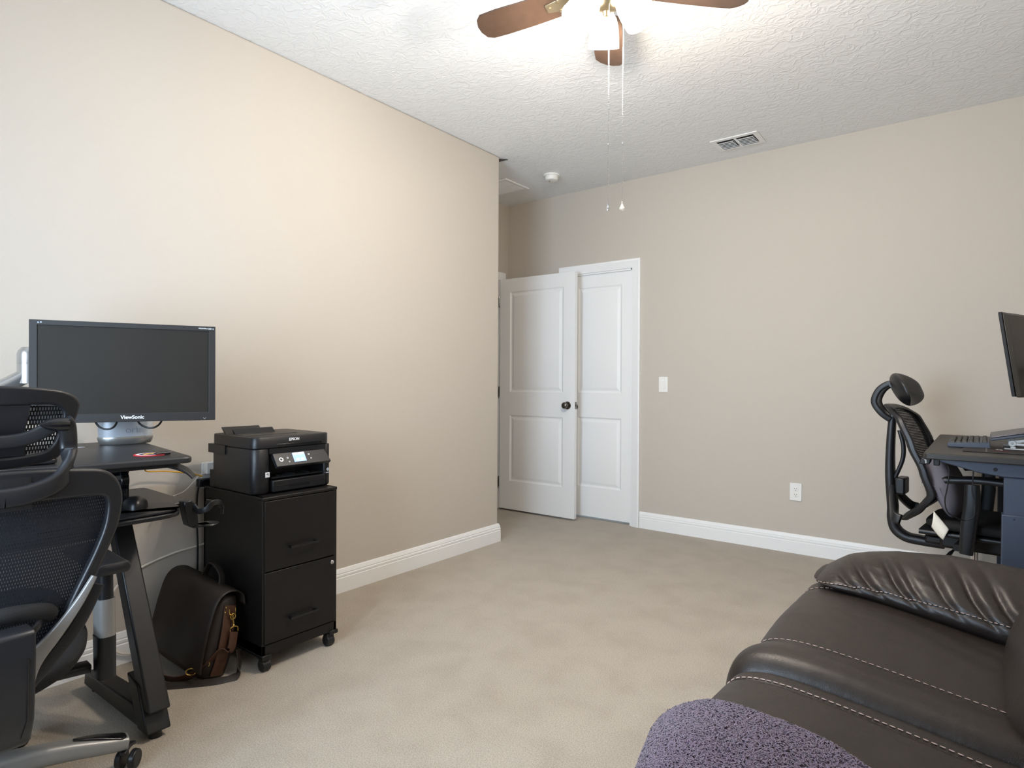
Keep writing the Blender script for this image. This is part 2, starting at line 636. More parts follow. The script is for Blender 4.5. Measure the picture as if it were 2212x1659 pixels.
baseboard('baseboard_left', (XL, YN, 0), (XL, YC, 0), (1, 0, 0), 0, 1)
baseboard('baseboard_return', (XL, YC, 0), (XA, YC, 0), (0, 1, 0), -1, 0)
baseboard('baseboard_far', (D1X1 + .068, YF, 0), (XR, YF, 0), (0, -1, 0))
baseboard('baseboard_alcove', (XA, YF, 0), (D1X0 - .068, YF, 0), (0, -1, 0))
baseboard('baseboard_right', (XR, YF, 0), (XR, YN, 0), (-1, 0, 0))
baseboard('baseboard_near', (XR, YN, 0), (XL, YN, 0), (0, 1, 0))

# door casings ----------------------------------------------------
CAS = [(-.006, 0), (-.006, .009), (.004, .010), (.008, .012), (.020, .0125), (.024, .0145), (.044, .016), (.048, .018), (.060, .0185), (.064, .017), (.064, 0)]


def casing(name, p0, p1, top, along, nrm):
    """three-sided architrave: p0,p1 = foot of the two jambs"""
    p0, p1, al, nm = Vector(p0), Vector(p1), Vector(along), Vector(nrm)
    up = V(0, 0, 1)
    rings = []
    for c, o in ((p0, -al), (p0 + up * top, up - al), (p1 + up * top, up + al), (p1, al)):
        rings.append([c + o * d + nm * t for d, t in CAS])
    return struct(G().loft(rings).build(name, WHITE, smooth=True, angle=25))


t1 = casing('trim_1', (D1X0, YF, 0), (D1X1, YF, 0), DH - .005, (1, 0, 0), (0, -1, 0))
g = G()
g.bx(D1X0, D1X0 + .012, YF, YF + T, 0, DH).bx(D1X1 - .012, D1X1, YF, YF + T, 0, DH).bx(D1X0, D1X1, YF, YF + T, DH - .012, DH)
g.bx(D1X0, D1X0 + .024, YF + .004, YF + .022, 0, DH).bx(D1X1 - .024, D1X1, YF + .004, YF + .022, 0, DH).bx(D1X0, D1X1, YF + .004, YF + .022, DH - .024, DH)
g.build('jamb', WHITE, t1, smooth=False, bevel=.0015)
t2 = casing('trim_2', (XA, D2Y0, 0), (XA, D2Y1, 0), DH, (0, 1, 0), (1, 0, 0))
g = G()
g.bx(XA - T, XA, D2Y0, D2Y0 + .012, 0, DH).bx(XA - T, XA, D2Y1 - .012, D2Y1, 0, DH).bx(XA - T, XA, D2Y0, D2Y1, DH - .012, DH)
g.build('jamb', WHITE, t2, smooth=False, bevel=.0015)


def door(name, org, u, nrm, wd, ht, zb, zpan, stile=.108, th=.035):
    """two-panel moulded door; org = hinge-side foot on the front face, u = along, nrm = out of the front face"""
    org, u, nrm = Vector(org), Vector(u), Vector(nrm)
    g = G()
    xs = [0, stile, wd - stile, wd]
    zs = [0] + [z - zb for z in zpan] + [ht]
    LO = [(0, 0), (.006, .0045), (.013, .0075), (.020, .0075), (.040, .002), (.044, .0012)]
    for sgn, base in ((1, 0), (-1, -th)):
        def P(x, z, d):
            return org + u * x + V(0, 0, zb + z) + nrm * (base - sgn * d)
        for i in range(3):
            for j in range(5):
                x0, x1, z0, z1 = xs[i], xs[i + 1], zs[j], zs[j + 1]
                if i == 1 and j in (1, 3):
                    lp = []
                    for ins, dp in LO:
                        lp.append([P(x0 + ins, z0 + ins, dp), P(x1 - ins, z0 + ins, dp), P(x1 - ins, z1 - ins, dp), P(x0 + ins, z1 - ins, dp)])
                    vs = [p for l in lp for p in l]
                    fs = []
                    for k in range(len(lp) - 1):
                        for q in range(4):
                            fs.append((k * 4 + q, k * 4 + (q + 1) % 4, (k + 1) * 4 + (q + 1) % 4, (k + 1) * 4 + q))
                    k = (len(lp) - 1) * 4
                    fs.append((k, k + 1, k + 2, k + 3))
                    g.add(vs, fs)
                else:
                    g.add([P(x0, z0, 0), P(x1, z0, 0), P(x1, z1, 0), P(x0, z1, 0)], [(0, 1, 2, 3)])
    A = [org + u * x + V(0, 0, zb + z) for x, z in ((0, 0), (wd, 0), (wd, ht), (0, ht))]
    B = [p - nrm * th for p in A]
    for k in range(4):
        g.add([A[k], A[(k + 1) % 4], B[(k + 1) % 4], B[k]], [(0, 1, 2, 3)])
    # merge doubles so that edges are shared
    me = struct(g.build(name, WHITE, smooth=True, angle=12, loc=org))
    bm = bmesh.new()
    bm.from_mesh(me.data)
    bmesh.ops.remove_doubles(bm, verts=bm.verts, dist=1e-5)
    bmesh.ops.recalc_face_normals(bm, faces=bm.faces)
    bm.to_mesh(me.data)
    bm.free()
    me.data.set_sharp_from_angle(angle=math.radians(12))
    return me


def knob(parent, c, ax):
    G().lathe([(0, 0), (.032, 0), (.033, .003), (.030, .007), (.014, .010), (.011, .016), (.011, .026), (.016, .030), (.024, .036), (.0275, .044), (.0265, .053), (.020, .060), (.010, .063), (0, .0635)], c, ax, 28).build('knob', NICKEL, parent)


ZP = (.266, .846, 1.050, 1.928)
d1 = door('door_1', (D1X0 + .014, YF + .024, 0), (1, 0, 0), (0, -1, 0), D1X1 - D1X0 - .028, 2.018, .018, ZP, .098)
knob(d1, V(D1X0 + .08, YF + .024, .93), (0, -1, 0))
hx = XA + .035
u2 = V(-2.655 - hx, 4.280 - 4.262, 0)
wd2 = u2.length
u2.normalize()
n2 = V(u2.y, -u2.x, 0)
d2 = door('door_2', (hx, 4.262, 0), u2, n2, wd2, 2.028, .016, ZP, .112)
kp = V(hx, 4.262, .946) + u2 * (wd2 - .068)
knob(d2, kp, n2)
knob(d2, kp - n2 * .035, -n2)
lp = V(hx, 4.262, .946) + u2 * (wd2 + .0006) - n2 * .0175
g = G().box(lp, (.002, .025, .057), math.atan2(u2.y, u2.x))
g.box(lp + u2 * .004, (.010, .013, .014), math.atan2(u2.y, u2.x))
g.build('latch_plate', NICKEL, d2, bevel=.001)
g = G()
for z in (.25, 1.05, 1.85):
    g.cyl(V(hx - .012, 4.268, z - .045), V(hx - .012, 4.268, z + .045), .006, n=10)
g.build('hinge', NICKEL, d2)

# ================================================================== ceiling fan
FC = V(-1.085, 1.949, 0)
fan = thing('ceiling_fan', (FC.x, FC.y, H), 'dark wooden five-bladed ceiling fan with three lit frosted glass shades', 'ceiling fan')
G().lathe([(0, H), (.075, H), (.078, H - .01), (.070, H - .045), (.030, H - .055), (.022, H - .06), (.022, H - .075), (.06, H - .085), (.098, H - .10), (.105, H - .125), (.105, H - .165), (.09, H - .185), (.05, H - .195), (0, H - .195)], FC, (0, 0, 1), 40).build('motor_housing', FANMET, fan)
G().lathe([(0, 2.545), (.048, 2.545), (.052, 2.535), (.052, 2.50), (.045, 2.485), (.030, 2.475), (.014, 2.468), (.010, 2.452), (0, 2.45)], FC, (0, 0, 1), 32).build('switch_housing', FANMET, fan)
for a in (117.6, 189.6, 261.6, 333.6, 45.6):
    A = math.radians(a)
    er, et = V(math.cos(A), math.sin(A), 0), V(-math.sin(A), math.cos(A), 0)
    pit = math.radians(13)
    tt = et * math.cos(pit) + V(0, 0, 1) * math.sin(pit)
    base = FC + V(0, 0, 2.550)
    prof = [(.155, -.040), (.20, -.055), (.30, -.061), (.43, -.064), (.495, -.062), (.520, -.050), (.532, -.020), (.532, .010), (.520, .040), (.498, .060), (.43, .064), (.30, .061), (.20, .055), (.155, .040)]
    poly = [base + er * r + tt * s for r, s in prof]
    up = er.cross(tt)
    bl = G().prism([p - up * .003 for p in poly], up * .006).build('blade', WOOD, fan, bevel=.0018)
    g = G()
    g.sweep([base + er * .075 + V(0, 0, .012), base + er * .12 + V(0, 0, .004), base + er * .165 - up * .006, base + er * .235 - up * .006], [.030, .026, .060, .036], .007, tt)
    for r, s in ((.185, .022), (.185, -.022), (.222, 0)):
        g.cyl(base + er * r + tt * s - up * .009, base + er * r + tt * s - up * .013, .006, n=10)
    g.build('blade_iron', FANMET, bl)
for a in (124, 247, 6):
    A = math.radians(a)
    er = V(math.cos(A), math.sin(A), 0)
    th = math.radians(33)
    ax = er * math.sin(th) - V(0, 0, 1) * math.cos(th)
    n0 = FC + er * .054 + V(0, 0, 2.522)
    G().tube(spline([FC + er * .040 + V(0, 0, 2.539), FC + er * .055 + V(0, 0, 2.542), n0 - ax * .004, n0 + ax * .012], 5), .011, 12).build('light_arm', FANMET, fan)
    G().lathe([(0, -.004), (.020, -.004), (.026, .002), (.027, .020), (.023, .024), (0, .024)], n0, ax, 24).build('socket_cup', FANMET, fan)
    sh = G().lathe([(.024, .016), (.031, .022), (.043, .038), (.051, .062), (.0555, .092), (.0575, .118), (.0595, .136), (.0575, .136), (.0555, .118), (.0535, .092), (.049, .062), (.041, .040), (.028, .024)], n0, ax, 36, caps=False).build('glass_shade', SHADE, fan)
    G().lathe([(0, .02), (.013, .03), (.015, .045), (.027, .075), (.029, .09), (.022, .108), (0, .116)], n0, ax, 20).build('bulb', SHADE, sh)
    pl = bpy.data.lights.new('lamp', 'POINT')
    pl.energy = LAMP_POWER
    pl.color = (1.0, 0.90, 0.79)
    pl.shadow_soft_size = .04
    po = bpy.data.objects.new('lamp', pl)
    po.location = n0 + ax * .165
    COL.objects.link(po)
for (x, y), zb, kind in (((1311, 455), 1.77, 0), ((1341.5, 453), 1.77, 1)):
    # chains hang on the camera side of the switch housing
    d = (FC.x * FWD.x + FC.y * FWD.y) - .035
    lat = (x - 1106) / F_PX * d
    px, py = FWD.x * d + RGT.x * lat, FWD.y * d + RGT.y * lat
    zb = 1.144 + (823 - y) / F_PX * d
    g = G()
    g.tube([(px, py, zb + .03), (px, py, 2.50)], .0011, 6)
    z = zb + .03
    while z < 2.47:
        g.ball((px, py, z), .0018, 6, 4)
        z += .0062
    g.ball((px, py, zb + .235), .003, 8, 5)
    g.tube([(px, py, 2.495), (px + (FC.x - px) * .6, py + (FC.y - py) * .6, 2.50)], .003, 6)
    ch = g.build('pull_chain', CHROME, fan)
    if kind == 0:
        G().lathe([(0, .032), (.0028, .030), (.004, .022), (.0045, .014), (.0062, .012), (.0065, .004), (.0050, .0), (0, -.001)], (px, py, zb), (0, 0, 1), 16).build('pull_fob', CHROME, ch)
    else:
        G().lathe([(0, .032), (.0026, .031), (.0030, .026), (.0022, .024), (.0058, .014), (.0098, .006), (.0092, .002), (0, -.0025)], (px, py, zb), (0, 0, 1), 8).build('pull_fob', CRYSTAL, ch, smooth=False)

# ------------------------------------------------------------------ ceiling fittings
c = V(-2.668, 3.945, H)
sm = thing('smoke_detector', c, 'round white smoke detector on the ceiling near the doors', 'smoke detector')
G().lathe([(0, 0), (.062, 0), (.064, -.006), (.062, -.012), (.055, -.013), (0, -.013)], c, (0, 0, 1), 40).build('base_ring', PLASTW, sm)
G().lathe([(0, -.012), (.050, -.012), (.052, -.018), (.050, -.036), (.045, -.043), (.030, -.046), (.012, -.0465), (0, -.0465)], c, (0, 0, 1), 40).build('body', PLASTW, sm)
G().lathe([(0, -.046), (.007, -.046), (.007, -.0485), (0, -.049)], c + V(-.012, -.01, 0), (0, 0, 1), 16).build('test_button', SILVERP, sm)

x0, x1, y0, y1 = -1.459, -1.157, 4.022, 4.234
ve = thing('air_vent', ((x0 + x1) / 2, (y0 + y1) / 2, H), 'white louvred supply air vent in the ceiling above the light switch wall', 'vent')
g = G()
m = .033
xm = (x0 + x1) / 2
g.frame(x0, x1, y0, y1, m, H - .007, H - .0005).bx(xm - .008, xm + .008, y0 + m - .001, y1 - m + .001, H - .0065, H - .001)
g.build('frame', WHITE, ve, bevel=.002)
G().bx(x0 + m - .002, x1 - m + .002, y0 + m - .002, y1 - m + .002, H - .0018, H - .0006).build('dark_duct', DARK, ve, smooth=False)
g = G()
n = 6
for i in range(n):
    yy = y0 + m + (i + .75) * (y1 - y0 - 2 * m) / n
    for (a, b) in ((x0 + m, xm - .008), (xm + .008, x1 - m)):
        g.box(((a + b) / 2, yy, H - .012), (b - a - .004, .017, .0022), Matrix.Rotation(math.radians(38), 3, 'X'))
g.build('louvres', WHITE, ve, bevel=.0008)

x0, x1, y0, y1 = -3.36, -2.995, 3.79, 4.10
re = thing('return_grille', ((x0 + x1) / 2, (y0 + y1) / 2, H), 'large white square return grille in the ceiling half hidden by the wall corner', 'vent')
g = G()
m = .028
g.frame(x0, x1, y0, y1, m, H - .010, H - .0005).bx(x0 + m - .001, x1 - m + .001, (y0 + y1) / 2 - .006, (y0 + y1) / 2 + .006, H - .0095, H - .001)
g.build('frame', WHITE, re, bevel=.002)
G().bx(x0 + m - .002, x1 - m + .002, y0 + m - .002, y1 - m + .002, H - .0018, H - .0006).build('backing', PLASTW, re, smooth=False)
g = G()
n = 30
for i in range(n):
    xx = x0 + m + (i + .5) * (x1 - x0 - 2 * m) / n
    g.box((xx, (y0 + y1) / 2, H - .006), (.0016, y1 - y0 - 2 * m, .010), Matrix.Rotation(math.radians(35), 3, 'Y'))
g.build('slats', WHITE, re, smooth=False)
tag(G().prism([(-2.92, 3.432, H - .006), (-2.765, 3.434, H - .006), (-2.728, 3.476, H - .006), (-2.78, 3.470, H - .006), (-2.92, 3.474, H - .006)], (0, 0, .0055)).build('ceiling_register', mat('dark grey metal', (70, 68, 66), .5), bevel=.002, loc=(-2.82, 3.45, H)),
    'small dark grey register slit in the ceiling at the wall corner', 'vent')

# ------------------------------------------------------------------ wall plates
c = V(-1.9485, YF, 1.1245)
sw = thing('light_switch', c, 'white rocker light switch plate on the far wall beside the doors', 'light switch')
G().box(c + V(0, -.003, 0), (.072, .006, .117)).build('plate', PLASTW, sw, bevel=.0022, seg=3)
g = G().box(c + V(0, -.0075, 0), (.034, .004, .068))
g.build('rocker', PLASTW, sw, bevel=.0012)
c = V(-1.001, YF, .410)
ou = thing('wall_outlet', c, 'white double power outlet low on the far wall', 'power outlet')
G().box(c + V(0, -.003, 0), (.074, .006, .117)).build('plate', PLASTW, ou, bevel=.0022, seg=3)
for s in (-1, 1):
    cc = c + V(0, -.0066, s * .0195)
    rc = G().lathe([(0, 0), (.0165, 0), (.0168, .0012), (.016, .002), (0, .002)], cc, (0, -1, 0), 28).build('receptacle', PLASTW, ou)
    g = G().box(cc + V(-.006, -.0022, .004), (.0022, .0008, .008)).box(cc + V(.006, -.0022, .004), (.0022, .0008, .0065))
    g.cyl(cc + V(0, -.0018, -.007), cc + V(0, -.0026, -.007), .0026, n=12)
    g.build('slots', DARK, rc, smooth=False)
G().cyl(c + V(0, -.006, 0), c + V(0, -.0072, 0), .003, n=12).build('screw', PLASTW, ou)

# ================================================================== filing cabinet
X1, X0, Y0, Y1, ZT = -2.215, -2.685, 1.293, 1.638, .684
cb = thing('filing_cabinet', ((X0 + X1) / 2, (Y0 + Y1) / 2, 0), 'black two-drawer filing cabinet on castors under the printer', 'filing cabinet')
g = G()
g.bx(X0, X1 - .004, Y0, Y0 + .014, .062, ZT).bx(X0, X1 - .004, Y1 - .014, Y1, .062, ZT).bx(X0, X0 + .012, Y0, Y1, .062, ZT)
g.bx(X0, X1 - .004, Y0, Y1, .062, .104)
g.bx(X0, X1 - .03, Y0 + .014, Y1 - .014, .104, .115)
g.build('carcass', BLK_LAM, cb, bevel=.0012)
G().bx(X0, X1, Y0 - .001, Y1 + .001, ZT - .013, ZT).build('top_panel', BLK_LAM, cb, bevel=.003)
for (z0, z1) in ((.392, .668), (.108, .387)):
    dr = G().bx(X1 - .022, X1, Y0 + .009, Y1 - .012, z0, z1).build('drawer', BLK_LAM, cb, bevel=.0018)
    zc = z0 + (.082 if z0 > .2 else .080)
    g = G()
    ya, yb = 1.402, 1.532
    g.sweep([(X1 + .022, ya, zc), (X1 + .022, yb, zc)], .009, .006, (0, 0, 1))
    for yy in (ya + .008, yb - .008):
        g.box((X1 + .010, yy, zc), (.024, .010, .008))
    g.build('handle', BLK_GLOSS, dr, bevel=.0012)
    if z0 < .2:
        G().lathe([(0, 0), (.0085, 0), (.0085, .003), (.007, .0045), (.003, .0042), (.003, .002), (0, .002)], (X1, 1.612, .363), (1, 0, 0), 20).build('lock', CHROME, dr)
for y0_, y1_, yy in ((Y0 - .002, Y0 + .016, Y0 - .003), (Y1 - .014, Y1 + .004, Y1 - .036)):
    G().bx(X0 + .005, X1 - .002, y0_, y1_, .056, .066).bx(X1 - .03, X1 + .004, yy, yy + .040, .052, .068).build('base_rail', BLK_PL, cb, bevel=.002)
for (cx, cy) in ((X1 - .022, Y0 + .022), (X1 - .022, Y1 - .026), (X0 + .03, Y0 + .022), (X0 + .03, Y1 - .026)):
    ca = G().box((cx, cy, .0455), (.030, .036, .021)).cyl((cx, cy, .05), (cx, cy, .058), .008).build('castor', BLK_PL, cb, bevel=.006, seg=3)
    G().cyl((cx, cy - .016, .0235), (cx, cy + .016, .0235), .0235, n=24).build('wheel', BLK_MATTE, ca, bevel=.002)

# ================================================================== printer
PX1, PX0, PY0, PY1, PZ = -2.268, -2.612, 1.284, 1.640, ZT + .001
pr = thing('printer', ((PX0 + PX1) / 2, (PY0 + PY1) / 2, PZ), 'black multifunction inkjet printer on top of the filing cabinet', 'printer')


def rbox_plan(x0, x1, y0, y1, z0, z1, r, rb=.0, n=6):
    """box with rounded vertical corners"""
    rings = []
    for z, ins in ((z0, rb), (z0 + rb * .5, rb * .25), (z0 + rb, 0), (z1 - .003, 0), (z1, .003)):
        ring = []
        for cx, cy, a0 in ((x1 - r, y1 - r, 0), (x0 + r, y1 - r, PI / 2), (x0 + r, y0 + r, PI), (x1 - r, y0 + r, 1.5 * PI)):
            for k in range(n + 1):
                a = a0 + PI / 2 * k / n
                ring.append(V(cx + (r - ins) * math.cos(a), cy + (r - ins) * math.sin(a), z))
        rings.append(ring)
    return rings


ty0, ty1 = 1.362, 1.612                                # bay for tray and panel
g = G()
g.loft(rbox_plan(PX0, PX1, PY0, ty0 + .004, PZ, .868, .034, .012))
g.loft(rbox_plan(PX0, PX1, ty1 - .004, PY1, PZ, .868, .013, .012))
g.bx(PX0 + .002, PX1 - .10, ty0 - .02, ty1 + .02, PZ, .866)
g.bx(PX0, PX1 - .001, ty0 - .01, ty1 + .01, .846, .867)
g.bx(PX0 - .012, PX0 + .1, PY0 + .004, PY1 - .004, PZ + .004, PZ + .075)
g.bx(PX0 - .010, PX0 + .13, PY0 - .004, PY0 + .02, .835, .872)
g.build('body', BLK_PL, pr, angle=50)
g = G()
g.loft(rbox_plan(PX0 + .004, PX1 + .001, PY0 + .0005, PY1, .8705, .915, .034, 0))
ld = g.build('scanner_lid', BLK_PL, pr, angle=50)
g = G().bx(PX1 - .02, PX1 + .0025, PY0 + .10, PY1 - .045, .871, .8835)
g.build('lid_grip', BLK_GLOSS, ld, bevel=.001)
g = G().bx(PX0 + .03, PX1 - .10, PY0 + .02, PY1 - .10, .915, .9165)
g.build('feeder_cover', BLK_PL, ld, bevel=.001)
lettering('maker_lettering', 'EPSON', .0155, (PX1 + .0012, 1.462, .899), (0, 1, 0), (0, 0, 1), WTEXT, pr, bold=.0004)
# paper feed flap standing up at the back left
g = G()
g.hexa([(-2.512, 1.295, .912), (-2.496, 1.295, .912), (-2.496, 1.462, .912), (-2.512, 1.462, .912), (-2.545, 1.295, .943), (-2.540, 1.295, .944), (-2.540, 1.462, .944), (-2.545, 1.462, .943)])
g.hexa([(-2.482, 1.318, .912), (-2.466, 1.318, .912), (-2.466, 1.500, .912), (-2.482, 1.500, .912), (-2.500, 1.318, .936), (-2.494, 1.318, .937), (-2.494, 1.500, .937), (-2.500, 1.500, .936)])
g.build('feed_flap', BLK_GLOSS, pr, bevel=.0015)
# tilted control panel
pa, pb = V(PX1 + .002, 0, .846), V(PX1 + .034, 0, .797)
un = (pb - pa).normalized()
pn = V(-un.z, 0, un.x)
g = G()
ya, yb = ty0 + .002, ty1 + .010
g.hexa([pa + V(0, ya, 0), pb + V(0, ya + .002, 0), pb + V(0, yb - .002, 0), pa + V(0, yb - .016, 0),
        pa + V(-.03, ya, 0), pb + V(-.012, ya + .002, -.010), pb + V(-.012, yb - .002, -.010), pa + V(-.03, yb - .016, 0)])
cp = g.build('control_panel', BLK_MATTE, pr, bevel=.0015)


def onp(y, k, d=.0008):
    return pa.lerp(pb, k) + V(0, y, 0) + pn * d


pn = pn if pn.x > 0 else -pn
R3 = Matrix((( pn.x, 0, un.x), (pn.y, 1, un.y), (pn.z, 0, un.z)))
g = G().box(onp(1.476, .44), (.0014, .056, .040), R3)
sc = g.build('display', LCD, cp, smooth=False)
g = G().box(onp(1.476, .16, .0018), (.001, .052, .009), R3).box(onp(1.466, .62, .0018), (.001, .014, .009), R3).box(onp(1.488, .62, .0018), (.001, .014, .009), R3)
g.build('screen_tiles', LCDW, sc, smooth=False)
for (y, k, r) in ((1.392, .5, .0095), (1.422, .42, .004), (1.425, .72, .003), (1.523, .30, .004), (1.528, .62, .003)):
    G().lathe([(r * .55, 0), (r, 0), (r, .0012), (r * .55, .0012)], onp(y, k, .0004), pn, 20, caps=False).build('button', WTEXT, cp)
G().bx(PX1 - .1, PX1 + .006, ty0 + .002, ty1 - .002, PZ + .006, PZ + .053).build('paper_tray', BLK_PL, pr, bevel=.004, seg=3)
g = G().bx(PX1 - .02, PX1 + .008, ty0 + .006, ty1 - .006, PZ + .030, PZ + .0315).bx(PX1 - .01, PX1 + .0075, 1.44, 1.53, PZ + .022, PZ + .031)
g.build('tray_grip', BLK_GLOSS, pr, bevel=.001)
g = G().bx(PX1 - .099, PX1 - .004, ty0 + .004, ty1 - .004, PZ + .060, PZ + .064)
for yy in (1.40, 1.47, 1.54):
    g.bx(PX1 - .09, PX1 - .012, yy, yy + .004, PZ + .062, PZ + .070)
g.build('output_rollers', DARK, pr, bevel=.001)
lb = G().box((PX1 + .0005, 1.343, .764), (.001, .018, .020)).build('sticker', WTEXT, pr, smooth=False)
G().box((PX1 + .0005, 1.627, .800), (.001, .018, .003)).box((PX1 + .0005, 1.627, .792), (.001, .010, .003)).build('model_print', GTEXT, pr, smooth=False)
G().box((PX1 + .0005, 1.627, .742), (.001, .020, .003)).box((PX1 + .0005, 1.627, .756), (.001, .012, .012), Matrix.Rotation(PI / 4, 3, 'X')).build('feature_print', GTEXT, pr, smooth=False)
lettering('sticker_mark', 'e', .020, (PX1 + .0012, 1.343, .766), (0, 1, 0), (0, 0, 1), DARK, lb, bold=.0006)

# ================================================================== messenger bag leaning on the wall and cabinet
bg_ = thing('messenger_bag', (-2.50, 1.17, 0), 'dark brown leather messenger bag leaning against the cabinet side', 'bag')


def bagsec(k):
    """rounded section at height fraction k: bag leans, its long side runs from the wall into the room"""
    return k


cB = V(-2.478, 1.135, .020)                              # bottom centre
lean = V(-.010, .078, .300)                             # towards the cabinet
lw = V(.166, .020, -.022)                               # half length, from wall to room
lt = V(.006, -.062, .016)                               # half thickness, facing the camera
rings = []
for k, sw_, st_, dz in ((0, .86, .70, 0), (.04, .98, .96, 0), (.3, 1.03, 1.12, 0), (.6, 1.0, 1.02, .004), (.85, .96, .80, .006), (.96, .93, .62, .006), (1.0, .86, .40, 0)):
    ring = []
    for q in range(28):
        a = 2 * PI * q / 28
        ca, sa = math.cos(a), math.sin(a)
        e = .45
        ring.append(cB + lean * k + lw * sw_ * math.copysign(abs(ca) ** e, ca) + lt * st_ * math.copysign(abs(sa) ** e, sa) + V(0, 0, dz))
    rings.append(ring)
G().loft(rings).build('body', BAGL, bg_, angle=60)


def flap(u, v):
    # v: over the top and down the camera side; u: along the length
    s = 2 * u - 1
    path = spline([lean * .90 - lt * .88, lean * 1.02 - lt * .62, lean * 1.065 - lt * .1, lean * 1.04 + lt * .55, lean * .93 + lt * .98, lean * .72 + lt * 1.14, lean * .45 + lt * 1.20, lean * .20 + lt * 1.17, lean * .10 + lt * 1.12], 4)
    i = v * (len(path) - 1)
    a = int(min(i, len(path) - 2))
    p = path[a].lerp(path[a + 1], i - a)
    wv = .012 * math.sin(6 * s + 5 * v) * v
    return cB + p + lw * s * 1.04 + lt * wv * 3


G().grid(flap, 24, 32).build('flap', BAGL, bg_, solid=.004, angle=60)
hp = [cB + lean * 1.03 - lw * .22, cB + lean * 1.20 - lw * .16 + V(0, .01, .0), cB + lean * 1.25 + lw * .12, cB + lean * 1.17 + lw * .42, cB + lean * 1.02 + lw * .52]
G().sweep(spline(hp, 8), .026, .008, lt, .45).build('carry_handle', BAGL, bg_)
e0 = cB + lean * .86 + lw * 1.0
g = G()
g.tube(spline([e0 + V(.012, -.012, .0), e0 + V(.014, -.010, -.022), e0 + V(.014, .010, -.022), e0 + V(.012, .012, 0)], 5), .0024, 8)
g.cyl(e0 + V(.014, 0, -.018), e0 + V(.022, 0, -.062), .004, .0032, 10)
g.tube([e0 + V(.018 + .0, .010 * math.cos(t), -.030 + .011 * math.sin(t)) for t in [2 * PI * k / 14 for k in range(14)]], .0022, 6, closed=True)
g.ball(e0 + V(.022, 0, -.064), .006, 10, 6)
g.tube(spline([e0 + V(.026, -.015, -.088), e0 + V(.024, -.013, -.070), e0 + V(.024, .013, -.070), e0 + V(.026, .015, -.088), ], 5), .0024, 8)
for q in ((-.020, .006), (-.024, -.012)):
    g.ball(e0 + V(.004, q[0], q[1]), .0038, 8, 6)
g.build('clasp', CHROME if False else BRASS, bg_)
# side gusset panel
gs = [cB + lean * .88 + lw * .96, cB + lean * .6 + lw * 1.05, cB + lean * .3 + lw * 1.07, cB + lean * .06 + lw * 1.0]
G().sweep(spline(gs, 6), [.050] * 19, .006, lt, .4).build('gusset', STRAPL, bg_)
s0 = e0 + V(.026, 0, -.088)
st = spline([s0, s0 + V(.010, -.020, -.060), (-2.296, 1.170, .110), (-2.330, 1.120, .050), (-2.385, 1.062, .018), (-2.440, 1.038, .014), (-2.462, 1.020, .034), (-2.470, 1.008, .040)], 8)
G().sweep(st, .034, .004, [V(.1, -1, .2).lerp(V(.35, -.30, .85), min(1, max(0, i / len(st) - .12) / .35)) for i in range(len(st))], .4).build('shoulder_strap', STRAPL, bg_)
st2 = spline([(-2.470, 1.008, .042), (-2.455, 1.000, .010), (-2.400, 1.012, .006), (-2.34, 1.075, .006), (-2.282, 1.150, .006), (-2.262, 1.205, .008), (-2.285, 1.238, .040), (-2.305, 1.245, .090)], 8)
G().sweep(st2, .034, .004, V(-.62, .62, .5), .4).build('shoulder_strap', BAGL, bg_)
g = G()
for p in (V(-2.345, 1.082, .050), V(-2.322, 1.122, .070), V(-2.470, 1.004, .045)):
    g.tube([p + V(-.010 * math.cos(t), -.014 * math.cos(t), .012 * math.sin(t)) for t in [2 * PI * k / 14 for k in range(14)]], .0022, 6, closed=True)
    g.build('strap_ring', BRASS, bg_)
    g = G()

# ================================================================== desk by the left wall
DZ = .905
dk = thing('standing_desk', (-2.35, .62, 0), 'black desk with slanted legs and a lower keyboard tray against the left wall', 'desk')
rot = math.radians(8.5)
ex, ey = V(math.cos(rot), -math.sin(rot), 0), V(math.sin(rot), math.cos(rot), 0)
dcor = V(-1.945, .905, DZ)                              # front right corner of the top


def dpt(a, b, z=0.0):
    """a: back from the front edge, b: left along the front edge"""
    return dcor - ex * a - ey * b + V(0, 0, z)


def slab(poly, r, th, zt):
    """rounded-corner board from 4 corners"""
    out = []
    n = len(poly)
    for i in range(n):
        p, a, b = poly[i], poly[i - 1], poly[(i + 1) % n]
        da, db = (a - p).normalized(), (b - p).normalized()
        rr = r[i] if isinstance(r, (list, tuple)) else r
        q0, q1 = p + da * rr, p + db * rr
        for k in range(7):
            t = k / 6
            out.append(q0 * (1 - t) ** 2 + p * 2 * t * (1 - t) + q1 * t * t)
    return G().prism([V(p.x, p.y, zt - th) for p in out], (0, 0, th))


slab([dpt(0, 0), dpt(.70, 0), dpt(.66, 1.10), dpt(0, 1.10)], .030, .020, DZ).build('worktop', DESKTOP, dk, bevel=.006, seg=3)
slab([dpt(.03, .03), dpt(.66, .03), dpt(.62, 1.07), dpt(.03, 1.07)], .02, .012, DZ - .021).build('worktop_frame', BLK_PL, dk, bevel=.002)
# release paddle under the right edge
pts = spline([dpt(.17, .105, -.030), dpt(.16, .070, -.032), dpt(.145, .030, -.038), dpt(.125, -.010, -.056), dpt(.112, -.034, -.082)], 6)
G().sweep(pts, [.028] * 10 + [.031] * 8 + [.033] * (len(pts) - 18), .008, ex * .9 + V(0, 0, -.6), .45).box(dpt(.16, .085, -.030), (.05, .05, .012), rot).build('lever', BLK_PL, dk)
